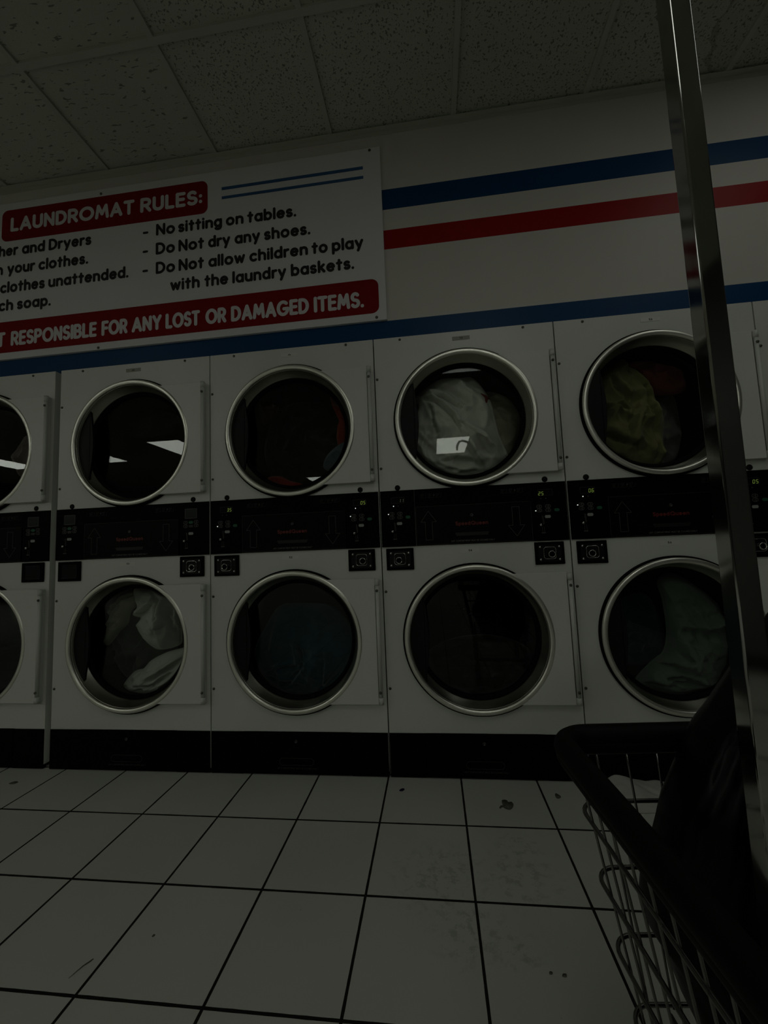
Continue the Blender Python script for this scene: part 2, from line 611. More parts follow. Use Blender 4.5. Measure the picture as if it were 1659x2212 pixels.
def thing(name, label, cat, loc=(0, 0, 0), group=None):
    o = bpy.data.objects.new(name, None)
    COL.objects.link(o)
    o.location = loc
    o.empty_display_size = 0.1
    return tag(o, label, cat, group)


def struct(name, me):
    o = link(name, me)
    o['kind'] = 'structure'
    return o


# ------------------------------------------------------------------ rounded stroke lettering
def arc(cx, cy, rx, ry, a0, a1, n=14):
    return [(cx + rx * math.cos(math.radians(a0 + (a1 - a0) * i / n)), cy + ry * math.sin(math.radians(a0 + (a1 - a0) * i / n))) for i in range(n + 1)]


def full(cx, cy, rx, ry):
    return arc(cx, cy, rx, ry, 0, 360, 22)


bowl = full(.27, .33, .27, .33)
G = {
    'A': (.72, [[(0, 0), (.36, 1), (.72, 0)], [(.12, .30), (.60, .30)]]),
    'B': (.58, [[(0, .5), (0, 1), (.28, 1)] + arc(.28, .76, .24, .24, 90, -90) + [(0, .52)], [(.28, .52)] + arc(.30, .26, .28, .26, 90, -90) + [(0, 0), (0, .52)]]),
    'C': (.74, [arc(.45, .5, .45, .5, 48, 312, 20)]),
    'D': (.66, [[(0, 0), (0, 1), (.22, 1)] + arc(.22, .5, .44, .5, 90, -90) + [(0, 0)]]),
    'E': (.48, [[(.48, 1), (0, 1), (0, 0), (.48, 0)], [(0, .52), (.43, .52)]]),
    'F': (.46, [[(.48, 1), (0, 1), (0, 0)], [(0, .5), (.42, .5)]]),
    'G': (.84, [arc(.44, .5, .44, .5, 48, 352, 20) + [(.87, .45), (.52, .45)]]),
    'I': (0.0, [[(0, 0), (0, 1)]]),
    'L': (.44, [[(0, 1), (0, 0), (.44, 0)]]),
    'M': (.84, [[(0, 0), (.12, 1), (.42, .28), (.72, 1), (.84, 0)]]),
    'N': (.62, [[(0, 0), (0, 1), (.62, 0), (.62, 1)]]),
    'O': (.94, [full(.47, .5, .47, .5)]),
    'P': (.56, [[(0, 0), (0, 1), (.28, 1)] + arc(.28, .73, .28, .27, 90, -90) + [(0, .46)]]),
    'Q': (.94, [full(.47, .5, .47, .5), [(.58, .28), (.92, -.04)]]),
    'R': (.58, [[(0, 0), (0, 1), (.28, 1)] + arc(.28, .73, .28, .27, 90, -90) + [(0, .46)], [(.28, .46), (.58, 0)]]),
    'S': (.54, [arc(.27, .75, .25, .25, 35, 270, 14) + arc(.27, .25, .27, .25, 90, -150, 14)]),
    'T': (.60, [[(0, 1), (.60, 1)], [(.30, 1), (.30, 0)]]),
    'U': (.60, [[(0, 1), (0, .3)] + arc(.3, .3, .3, .3, 180, 360) + [(.6, 1)]]),
    'Y': (.62, [[(0, 1), (.31, .46), (.62, 1)], [(.31, .46), (.31, 0)]]),
    'W': (1.0, [[(0, 1), (.24, 0), (.5, .85), (.76, 0), (1.0, 1)]]),
    'a': (.54, [bowl, [(.54, .66), (.54, 0)]]),
    'b': (.54, [[(0, 1), (0, 0)], bowl]),
    'c': (.48, [arc(.28, .33, .28, .33, 50, 310)]),
    'd': (.54, [bowl, [(.54, 1), (.54, 0)]]),
    'e': (.54, [[(.02, .35), (.54, .35)], arc(.27, .33, .27, .33, 5, 315)]),
    'g': (.54, [bowl, [(.54, .66), (.54, -.06)] + arc(.27, -.06, .27, .24, 0, -140)]),
    'h': (.50, [[(0, 1), (0, 0)], arc(.25, .40, .25, .26, 180, 0) + [(.5, 0)]]),
    'i': (0.0, [[(0, .66), (0, 0)], [(0, .95), (0, .96)]]),
    'k': (.44, [[(0, 1), (0, 0)], [(.40, .66), (.02, .28)], [(.14, .40), (.44, 0)]]),
    'l': (0.0, [[(0, 1), (0, 0)]]),
    'm': (.84, [[(0, .66), (0, 0)], arc(.21, .44, .21, .22, 180, 0) + [(.42, 0)], arc(.63, .44, .21, .22, 180, 0) + [(.84, 0)]]),
    'n': (.50, [[(0, .66), (0, 0)], arc(.25, .40, .25, .26, 180, 0) + [(.5, 0)]]),
    'o': (.58, [full(.29, .33, .29, .33)]),
    'p': (.54, [[(0, .66), (0, -.30)], bowl]),
    'r': (.28, [[(0, .66), (0, 0)], arc(.26, .36, .26, .30, 180, 80)]),
    's': (.38, [arc(.19, .495, .18, .165, 35, 270, 10) + arc(.19, .165, .19, .165, 90, -150, 10)]),
    't': (.34, [[(.16, .92), (.16, 0)], [(0, .64), (.34, .64)]]),
    'u': (.50, [[(0, .66), (0, .26)] + arc(.25, .26, .25, .26, 180, 360), [(.5, .66), (.5, 0)]]),
    'w': (.76, [[(0, .66), (.19, 0), (.38, .60), (.57, 0), (.76, .66)]]),
    'y': (.52, [[(0, .66), (.26, .02)], [(.52, .66), (.17, -.30)]]),
    '0': (.54, [full(.27, .5, .27, .5)]),
    '1': (.22, [[(0, .78), (.22, 1), (.22, 0)]]),
    '2': (.54, [arc(.27, .73, .26, .27, 165, -35) + [(0, 0), (.54, 0)]]),
    '4': (.58, [[(.42, 0), (.42, 1), (0, .30), (.58, .30)]]),
    '5': (.52, [[(.47, 1), (.07, 1), (.04, .56)] + arc(.25, .33, .27, .33, 115, -145)]),
    '6': (.54, [full(.27, .31, .27, .31), [(.02, .40), (.32, 1)]]),
    '.': (0.0, [[(0, 0), (0, .01)]]),
    ':': (0.0, [[(0, .10), (0, .11)], [(0, .58), (0, .59)]]),
    '-': (.30, [[(0, .32), (.30, .32)]]),
    '$': (.54, []),
}


def text_ribbons(mb, s, x0, x1, z, cap, stroke, y, gap=.34, space=.52, capseg=8):
    """write s from x0 to x1 (outer edges) with its baseline at z and capital height cap"""
    hw = stroke / 2
    adv = []
    cur = 0.0
    for i, ch in enumerate(s):
        if ch == ' ':
            cur += space - gap
            continue
        adv.append((ch, cur))
        cur += G[ch][0] + gap
    total = cur - gap
    k = (x1 - x0 - stroke) / total
    kz = cap - stroke
    for ch, a in adv:
        for pl in G[ch][1]:
            mb.ribbon([(x0 + hw + (a + px) * k, z + hw + pz * kz) for px, pz in pl], hw, y, capseg)


# ------------------------------------------------------------------ room shell
X0, X1, Y0, Y1 = ROOM
mb = MB()
mb.box(X0, X1, Y0, Y1, -0.05, 0.0)
struct('floor', mb.mesh('floor', floor_mat()))

mb = MB()
mb.box(X0, X1, Y0, Y1 + 0.1, ZC + 0.012, ZC + 0.06)
struct('ceiling', mb.mesh('ceiling', ceiling_mat()))

mb = MB()                                   # front wall: bulkhead over the dryers and the wall behind them
mb.box(X0, X1, 0.06, Y1 + 0.1, 1.932, ZC + 0.012)
mb.box(X0, X1, Y1, Y1 + 0.1, 0.0, 1.932)
M_STRIPED = wall_mat()
struct('wall_front', mb.mesh('wall_front', M_STRIPED))
mb = MB()
mb.box(X0, X1, Y0 - 0.1, Y0, 0, ZC + 0.012)
struct('wall_back', mb.mesh('wall_back', M_ROOM))
mb = MB()
mb.box(X0 - 0.1, X0, Y0, Y1, 0, ZC + 0.012)
struct('wall_left', mb.mesh('wall_left', M_ROOM))
mb = MB()
mb.box(X1, X1 + 0.1, Y0, Y1, 0, ZC + 0.012)
struct('wall_right', mb.mesh('wall_right', M_ROOM))

mb = MB()                                   # suspended ceiling grid
k = math.ceil((X0 - GX0) / GS)
while GX0 + k * GS < X1:
    x = GX0 + k * GS
    mb.box(x - 0.012, x + 0.012, Y0, 0.06, ZC, ZC + 0.012)
    k += 1
for y in (-0.439, -1.659, -2.98, -4.2, -5.42, -7.3, -8.52, -9.74, -10.96):
    mb.box(X0, X1, y - 0.0135, y + 0.0135, ZC - 0.0005, ZC + 0.012)
struct('trim_1', mb.mesh('trim_1', M_TBAR))
mb = MB()                                   # wall angle where the ceiling meets the bulkhead
mb.box(X0, X1, 0.034, 0.06, ZC - 0.002, ZC + 0.001)
mb.box(X0, X1, 0.057, 0.060, ZC - 0.022, ZC + 0.001)
struct('trim_2', mb.mesh('trim_2', M_TBAR))

# ------------------------------------------------------------------ ceiling lights
for i, (x0, x1, y0, y1, lab) in enumerate(LAMPS):
    t = thing('ceiling_light', lab, 'ceiling light', ((x0 + x1) / 2, (y0 + y1) / 2, ZC - 0.006), 'lit panels in the ceiling')
    hx, hy = (x1 - x0) / 2, (y1 - y0) / 2
    mb = MB()
    for a in ((-hx - .02, -hx, -hy - .02, hy + .02), (hx, hx + .02, -hy - .02, hy + .02), (-hx, hx, -hy - .02, -hy), (-hx, hx, hy, hy + .02)):
        mb.box(a[0], a[1], a[2], a[3], -0.001, 0.016)
    link('frame', mb.mesh('lamp_frame', M_LFRAME), t)
    mb = MB()
    mb.box(-hx, hx, -hy, hy, 0.001, 0.014)
    link('diffuser', mb.mesh('lamp_diffuser', M_LAMPFILL if x0 > 3 or -2 < x0 < 0 and y0 > -4 else M_LAMP if y0 > -4 else M_LAMPFAR), t)

# ------------------------------------------------------------------ stacked dryers
DCX, DZU, DZL, DR = 0.396, 1.522, 0.567, 0.309
DTOP, ZPT, ZPB, ZK = 1.923, 1.213, 0.965, 0.179
DDEPTH = 0.88
CACHE = {}


def cached(key, fn):
    if key not in CACHE:
        CACHE[key] = fn()
    return CACHE[key]


def sheet_with_hole(mb, x0, x1, z0, z1, cx, cz, r, y, depth, seg=96):
    """front sheet with a round hole and a short inner lip"""
    angs = sorted(set([round(2 * math.pi * i / seg, 9) for i in range(seg)] + [round(math.atan2(zz - cz, xx - cx) % (2 * math.pi), 9) for xx in (x0, x1) for zz in (z0, z1)]))
    inn, outp = [], []
    for a in angs:
        c, s = math.cos(a), math.sin(a)
        inn.append((cx + r * c, y, cz + r * s))
        ts = []
        if abs(c) > 1e-9:
            ts.append(((x1 if c > 0 else x0) - cx) / c)
        if abs(s) > 1e-9:
            ts.append(((z1 if s > 0 else z0) - cz) / s)
        t = min(ts)
        outp.append((cx + t * c, y, cz + t * s))
    n = len(angs)
    lip = [(p[0], y + depth, p[2]) for p in inn]
    fs_ = []
    for i in range(n):
        j = (i + 1) % n
        fs_.append((i, j, n + j, n + i))
        fs_.append((j, i, 2 * n + i, 2 * n + j))
    mb.add(inn + outp + lip, fs_)


def cabinet_mesh():
    mb = MB()
    a, b = 0.0025, 0.7975
    sheet_with_hole(mb, a, b, ZPB - 0.02, DTOP, DCX, DZU, 0.296, 0.0, 0.03)
    sheet_with_hole(mb, a, b, 0.02, ZPB - 0.02, DCX, DZL, 0.296, 0.0, 0.03)
    # sides, top, back, bottom
    mb.add([(a, 0, .02), (a, DDEPTH, .02), (a, DDEPTH, DTOP), (a, 0, DTOP)], [(0, 1, 2, 3)])
    mb.add([(b, 0, .02), (b, DDEPTH, .02), (b, DDEPTH, DTOP), (b, 0, DTOP)], [(3, 2, 1, 0)])
    mb.add([(a, 0, DTOP), (b, 0, DTOP), (b, DDEPTH, DTOP), (a, DDEPTH, DTOP)], [(0, 1, 2, 3)])
    mb.add([(a, DDEPTH, .02), (b, DDEPTH, .02), (b, DDEPTH, DTOP), (a, DDEPTH, DTOP)], [(0, 3, 2, 1)])
    mb.add([(a, 0, .02), (b, 0, .02), (b, DDEPTH, .02), (a, DDEPTH, .02)], [(0, 3, 2, 1)])
    me = mb.mesh('cabinet', M_WHITE)
    return me


def drum_mesh():
    mb = MB()
    mb.lathe_y(0, 0, [(0.297, 0.028), (0.300, 0.07), (0.385, 0.075), (0.385, 0.80), (0.08, 0.82), (0.001, 0.82)], 72, closed=False)
    for a in (80, 200, 320):                     # baffles
        c, s = math.cos(math.radians(a)), math.sin(math.radians(a))
        p = [(0.384 * c - 0.05 * s, 0.384 * s + 0.05 * c), (0.31 * c - 0.012 * s, 0.31 * s + 0.012 * c), (0.31 * c + 0.012 * s, 0.31 * s - 0.012 * c), (0.384 * c + 0.05 * s, 0.384 * s - 0.05 * c)]
        mb.prism_y(p, 0.14, 0.79)
    return mb.mesh('drum', M_DRUM)


def ring_mesh():
    mb = MB()
    mb.lathe_y(0, 0, [(0.3085, 0.001), (0.309, -0.020), (0.3065, -0.0255), (0.302, -0.0275), (0.294, -0.0275), (0.2885, -0.025), (0.2865, -0.018), (0.287, 0.0), (0.295, 0.002)], 128)
    # weld seam on the right of the ring
    return mb.mesh('door_ring', M_STEEL)


def cone_mesh():
    mb = MB()
    mb.lathe_y(0, 0, [(0.2868, -0.016), (0.2855, -0.012), (0.268, 0.036), (0.2645, 0.040), (0.2645, 0.046), (0.285, 0.046), (0.2875, 0.0)], 128)
    return mb.mesh('door_funnel', M_CONE)


def gasket_mesh():
    mb = MB()
    mb.lathe_y(0, 0, [(0.296, 0.004), (0.3165, 0.002), (0.3165, -0.010), (0.312, -0.014), (0.300, -0.014)], 96)
    return mb.mesh('door_gasket', M_GASKET)


def seal_mesh():
    mb = MB()
    mb.lathe_y(0, 0, [(0.2660, 0.0385), (0.2645, 0.0350), (0.2560, 0.040), (0.2500, 0.0465), (0.2500, 0.058), (0.2660, 0.058)], 96)
    return mb.mesh('glass_seal', M_GASKET)


def glass_mesh():
    mb = MB()
    mb.disc_y(0, 0, 0.252, 0.050, 0.054, 96)
    return mb.mesh('door_glass', M_GLASS)


def plate_mesh():
    r = 0.3065
    a = math.asin(0.265 / r)
    n = 40
    pts = [(r * math.cos(a - 2 * a * i / n), r * math.sin(a - 2 * a * i / n)) for i in range(n + 1)]
    pts += [(0.371, -0.265), (0.371, 0.265)]
    mb = MB()
    mb.prism_y(pts, -0.0245, -0.006)
    return mb.mesh('door_plate', M_PLATE, bevel=0.0022)


def handle_mesh():
    r = 0.2855
    out = [(-0.222, 0.180), (-0.214, 0.12), (-0.206, 0.05), (-0.2045, -0.01), (-0.210, -0.075), (-0.2245, -0.1765)]
    a0 = math.atan2(-0.1765, -0.2245)
    a1 = math.atan2(0.180, -0.222)
    a0 += 2 * math.pi
    arcp = [(r * math.cos(a0 + (a1 - a0) * i / 20), r * math.sin(a0 + (a1 - a0) * i / 20)) for i in range(21)]
    pts = out + arcp
    mb = MB()
    mb.prism_y(pts, -0.004, 0.008)
    return mb.mesh('door_handle', M_HANDLE, bevel=0.0015)


def hinge_mesh():
    mb = MB()
    x, y = 0.3815, -0.026
    mb.tube([(x, y, -0.2345), (x, y, 0.2345)], 0.0085, 14)
    for s in (-1, 1):
        mb.tube([(x, y, s * 0.2350), (x, y, s * 0.2630)], 0.0108, 14)
    mb.box(x - 0.006, x + 0.003, y + 0.002, -0.0005, -0.262, 0.262)
    return mb.mesh('door_hinge', mat('hinge_paint', (0.62, 0.63, 0.59), 0.3, spec=0.5))


def screw_mesh():
    mb = MB()
    mb.lathe_y(0, 0, [(0.0001, -0.0042), (0.003, -0.004), (0.0052, -0.0026), (0.0060, -0.0006), (0.0060, 0.001)], 14, closed=False)
    return mb.mesh('screw', M_SCREW)


def bolt_mesh():
    mb = MB()
    mb.lathe_y(0, 0, [(0.0001, -0.0045), (0.003, -0.004), (0.0048, -0.0024), (0.0052, 0), (0.0052, 0.001)], 14, closed=False)
    return mb.mesh('bolt', M_CHROME)


def plug_mesh():
    mb = MB()
    mb.lathe_y(0, 0, [(0.0001, -0.004), (0.008, -0.004), (0.0120, -0.002), (0.0122, 0.001)], 24, closed=False)
    return mb.mesh('plug', M_PLUG)


def panel_mesh():
    mb = MB()
    mb.box(0.0045, 0.155, -0.0055, 0.0, ZPB, ZPT)
    mb.box(0.156, 0.6485, -0.0050, 0.0, 1.138, ZPT)
    mb.box(0.156, 0.6485, -0.0030, 0.0, ZPB, 1.138)
    mb.box(0.6495, 0.7955, -0.0055, 0.0, ZPB, ZPT)
    return mb.mesh('control_panel', M_BLACK)


def lint_mesh():
    mb = MB()
    mb.box(0.159, 0.6455, -0.0085, -0.0030, 0.968, 1.1355)
    return mb.mesh('lint_door', M_BLACK2, bevel=0.0012)


def lint_edge_mesh():
    mb = MB()
    y = -0.0090
    for p in ([(0.160, 1.1350), (0.644, 1.1350)], [(0.160, 0.9690), (0.160, 1.1340)], [(0.160, 0.9690), (0.644, 0.9690)]):
        mb.ribbon(p, 0.0006, y, 0)
    return mb.flat_mesh('lint_edge', M_FAINT)


def arrow_mesh(up):
    mb = MB()
    s = 1 if up else -1
    pts = [(0, .0625), (.0335, .016), (.0150, .016), (.0150, -.0625), (-.0150, -.0625), (-.0150, .016), (-.0335, .016), (0, .0625)]
    mb.ribbon([(x, z * s) for x, z in pts], 0.00075, 0.0, 6)
    return mb.flat_mesh('arrow', M_LINE)


def brand_mesh():
    mb = MB()
    text_ribbons(mb, 'Speed', 0.328, 0.392, 1.0455, 0.0175, 0.0040, -0.0092, gap=.36)
    text_ribbons(mb, 'Queen', 0.3945, 0.467, 1.0455, 0.0175, 0.0040, -0.0092, gap=.36)
    return mb.flat_mesh('brand_lettering', M_BRAND)


def lint_text_mesh(z, y, m):
    mb = MB()
    text_ribbons(mb, 'LINT COMPARTMENT MUST BE CLEANED DAILY', 0.307, 0.490, z, 0.0078, 0.0011, y, gap=.36, space=.8, capseg=0)
    return mb.flat_mesh('lint_lettering', m)


def keylock_mesh():
    mb = MB()
    mb.lathe_y(0, 0, [(0.0001, -0.002), (0.003, -0.002), (0.0032, -0.005), (0.0066, -0.005), (0.0072, -0.003), (0.0072, 0.001)], 20, closed=False)
    return mb.mesh('key_lock', mat('dark_lock', (0.10, 0.10, 0.10), 0.4, metal=1.0))


def slot_mesh():
    mb = MB()
    mb.prism_y([(-.072, .007), (.072, .007), (.066, -.007), (-.066, -.007)], -0.0012, 0.0)
    return mb.mesh('handle_recess', mat('recess_black', (0.010, 0.010, 0.009), 0.35))  # thin plate marking the recess, slightly lighter than the lint door


def display_mesh(big):
    mb = MB()
    if big:
        w_, h_ = 0.0290, 0.0225
    else:
        w_, h_ = 0.0290, 0.0128
    mb.box(-w_, w_, -0.0010, 0.0, -h_, h_)
    return mb.mesh('display_window', M_LCD if big else M_BLACK2)


def display_frame_mesh(big):
    mb = MB()
    w_, h_ = (0.0290, 0.0225) if big else (0.0290, 0.0128)
    mb.ribbon([(-w_, -h_), (w_, -h_), (w_, h_), (-w_, h_), (-w_, -h_)], 0.0010 if big else 0.0006, -0.0013, 6)
    return mb.flat_mesh('display_frame', M_LINE if big else M_FAINT)


SEG7 = {'0': 'abcdef', '1': 'bc', '2': 'abged', '3': 'abgcd', '4': 'fgbc', '5': 'afgcd', '6': 'afgedc', '7': 'abc', '8': 'abcdefg', '9': 'abcdfg'}


def digits_mesh(s, m):
    mb = MB()
    w_, h_ = 0.0070, 0.0140
    for i, ch in enumerate(s):
        ox = i * 0.0125
        P = {'a': [(0.001, h_), (w_ - .001, h_)], 'b': [(w_, h_ - .001), (w_, h_ / 2 + .001)], 'c': [(w_, h_ / 2 - .001), (w_, .001)], 'd': [(.001, 0), (w_ - .001, 0)],
             'e': [(0, .001), (0, h_ / 2 - .001)], 'f': [(0, h_ / 2 + .001), (0, h_ - .001)], 'g': [(.001, h_ / 2), (w_ - .001, h_ / 2)]}
        for sg in SEG7[ch]:
            mb.ribbon([(ox + x + z * 0.12, z) for x, z in P[sg]], 0.0008, -0.0016, 6)
    return mb.flat_mesh('digits', m)


def pill(w_, h_):
    r = h_
    return arc(w_ - r, 0, r, r, -90, 90, 8) + arc(-(w_ - r), 0, r, r, 90, 270, 8)


def button_mesh(kind):
    mb = MB()
    P = pill(0.0105, 0.0064)
    if kind == 'green':
        mb.prism_y(P, -0.0012, 0)
        return mb.mesh('button', M_GREEN)
    if kind == 'grey':
        mb.prism_y([(-.010, -.0055), (.010, -.0055), (.010, .0055), (-.010, .0055)], -0.0010, 0)
        return mb.mesh('button', M_FAINT)
    mb.ribbon(P + [P[0]], 0.0011, -0.0008, 0)
    mb.ribbon([(0.003, -0.0055), (0.003, 0.0055)], 0.0012, -0.0008, 0)
    mb.ribbon([(-0.006, 0.0), (0.001, 0.0)], 0.0010, -0.0008, 0)
    return mb.flat_mesh('button', M_LINE)


def tagcoin_mesh():
    mb = MB()
    mb.prism_y([(-.0125, 0), (-.0095, .0062), (.0095, .0062), (.0125, 0), (.0095, -.0062), (-.0095, -.0062)], -0.001, 0)
    return mb.mesh('coin_tag', M_TAGW)


def tagcoin_text():
    mb = MB()
    text_ribbons(mb, '25c', -0.0075, 0.0075, -0.0034, 0.0068, 0.0013, -0.0013, capseg=6)
    return mb.flat_mesh('coin_tag_lettering', M_INK)


def coinslot_mesh():
    mb = MB()
    mb.ribbon([(0.004, 0.035), (0.0055, 0.036), (0.0075, 0.034), (0.0105, 0.005), (0.006, 0.000)], 0.0007, -0.0005, 4)
    mb.ribbon([(0.004, 0.034), (0.0065, 0.004)], 0.0007, -0.0005, 4)
    mb.ribbon([(0.001, -0.012), (0.0015, -0.034)], 0.0006, -0.0005, 4)
    mb.ribbon([(0.0085, -0.010), (0.0100, -0.034)], 0.0006, -0.0005, 4)
    mb.box(-0.003, 0.013, -0.002, 0, -0.0375, -0.034)
    return mb.mesh('coin_slot', M_LINE)


def coinknob_mesh():
    mb = MB()
    mb.lathe_y(-0.0015, -0.002, [(0.0001, -0.009), (0.004, -0.0085), (0.0062, -0.006), (0.0065, 0.0)], 16, closed=False)
    return mb.mesh('coin_knob', M_CHROME)


def icons_mesh():
    mb = MB()
    for ox in (0.0, 0.033, 0.066):
        mb.ribbon([(ox, 0.006), (ox + .018, 0.008)], 0.0006, 0, 0)
        mb.ribbon([(ox + .002, 0.001), (ox + .016, 0.002)], 0.0006, 0, 0)
        mb.ribbon([(ox + .002, -0.004), (ox + .012, -0.003)], 0.0006, 0, 0)
        mb.ribbon([(ox - .002, -0.009), (ox + .025, -0.008), (ox + .026, 0.011)], 0.0004, 0, 0)
    mb.ribbon([(0.057, 0.002), (0.061, 0.005), (0.061, -0.001), (0.057, 0.002)], 0.0012, 0, 4)
    return mb.flat_mesh('cycle_icons', M_FAINT)


def led_mesh(m):
    mb = MB()
    mb.disc_y(0, 0, 0.0021, -0.0012, 0.0, 12)
    return mb.mesh('indicator_light', m)


def coinbox_mesh():
    mb = MB()
    mb.box(-0.060, 0.060, -0.0075, 0.0, -0.047, 0.047)
    return mb.mesh('coin_box', M_BLACK, bevel=0.0025)


def rr(w_, h_, r, n=5):
    return arc(w_ - r, h_ - r, r, r, 0, 90, n) + arc(-w_ + r, h_ - r, r, r, 90, 180, n) + arc(-w_ + r, -h_ + r, r, r, 180, 270, n) + arc(w_ - r, -h_ + r, r, r, 270, 360, n)


def lockplate_mesh():
    mb = MB()
    mb.prism_y(rr(0.046, 0.035, 0.006), -0.0095, -0.0070)
    return mb.mesh('lock_plate', mat('dark_lock_plate', (0.02, 0.02, 0.02), 0.35, metal=0.8))


def lockbezel_mesh():
    mb = MB()
    P = rr(0.0245, 0.0245, 0.011, 6)
    mb.tube([(x, -0.0105, z) for x, z in P], 0.0016, 8, closed=True)
    return mb.mesh('lock_bezel', M_CHROME)


def lockcyl_mesh():
    mb = MB()
    mb.lathe_y(0, 0, [(0.0001, -0.016), (0.0095, -0.016), (0.0105, -0.0165), (0.0118, -0.0275), (0.0136, -0.0280), (0.0150, -0.0250), (0.0155, -0.0095)], 28, closed=False)
    return mb.mesh('lock_cylinder', M_CHROME)


def lockcore_mesh():
    mb = MB()
    mb.disc_y(0, 0, 0.0103, -0.0200, -0.0155, 24)
    return mb.mesh('lock_core', M_GASKET)


def covers_mesh():
    mb = MB()
    mb.box(-0.036, 0.044, -0.0092, -0.0070, -0.030, 0.030)
    return mb.mesh('cover_plate', mat('dark_cover', (0.008, 0.008, 0.008), 0.3, metal=0.5))


def coveredge_mesh():
    mb = MB()
    mb.box(-0.036, 0.044, -0.0125, -0.0090, -0.00125, 0.00125)
    return mb.mesh('cover_edge', M_CHROME)


def kick_mesh():
    mb = MB()
    mb.box(0.0035, 0.1545, -0.0040, 0.012, 0.003, ZK)
    mb.box(0.6380, 0.7965, -0.0040, 0.012, 0.003, ZK)
    mb.box(0.1545, 0.6380, 0.0000, 0.012, 0.003, ZK + 0.001)
    return mb.mesh('kick_panel', M_KICK)


def kickdoor_mesh():
    mb = MB()
    mb.box(0.1565, 0.6365, -0.0060, -0.0002, 0.0045, ZK - 0.002)
    return mb.mesh('access_door', M_KICK, bevel=0.0015)


def kickslot_mesh():
    mb = MB()
    P = pill(0.0765, 0.0145)
    mb.ribbon(P + [P[0]], 0.0008, 0, 0)
    return mb.flat_mesh('handle_outline', M_FAINT)


def tag_mesh(pale):
    mb = MB()
    mb.box(-0.039, 0.039, -0.0012, 0, -0.0088, 0.0088)
    return mb.mesh('number_tag', M_TAGPALE if pale else M_TAG)


def tagtext_mesh(s):
    mb = MB()
    text_ribbons(mb, s, -0.007, 0.008, -0.0045, 0.009, 0.0018, -0.0016)
    return mb.flat_mesh('tag_number', M_INK)


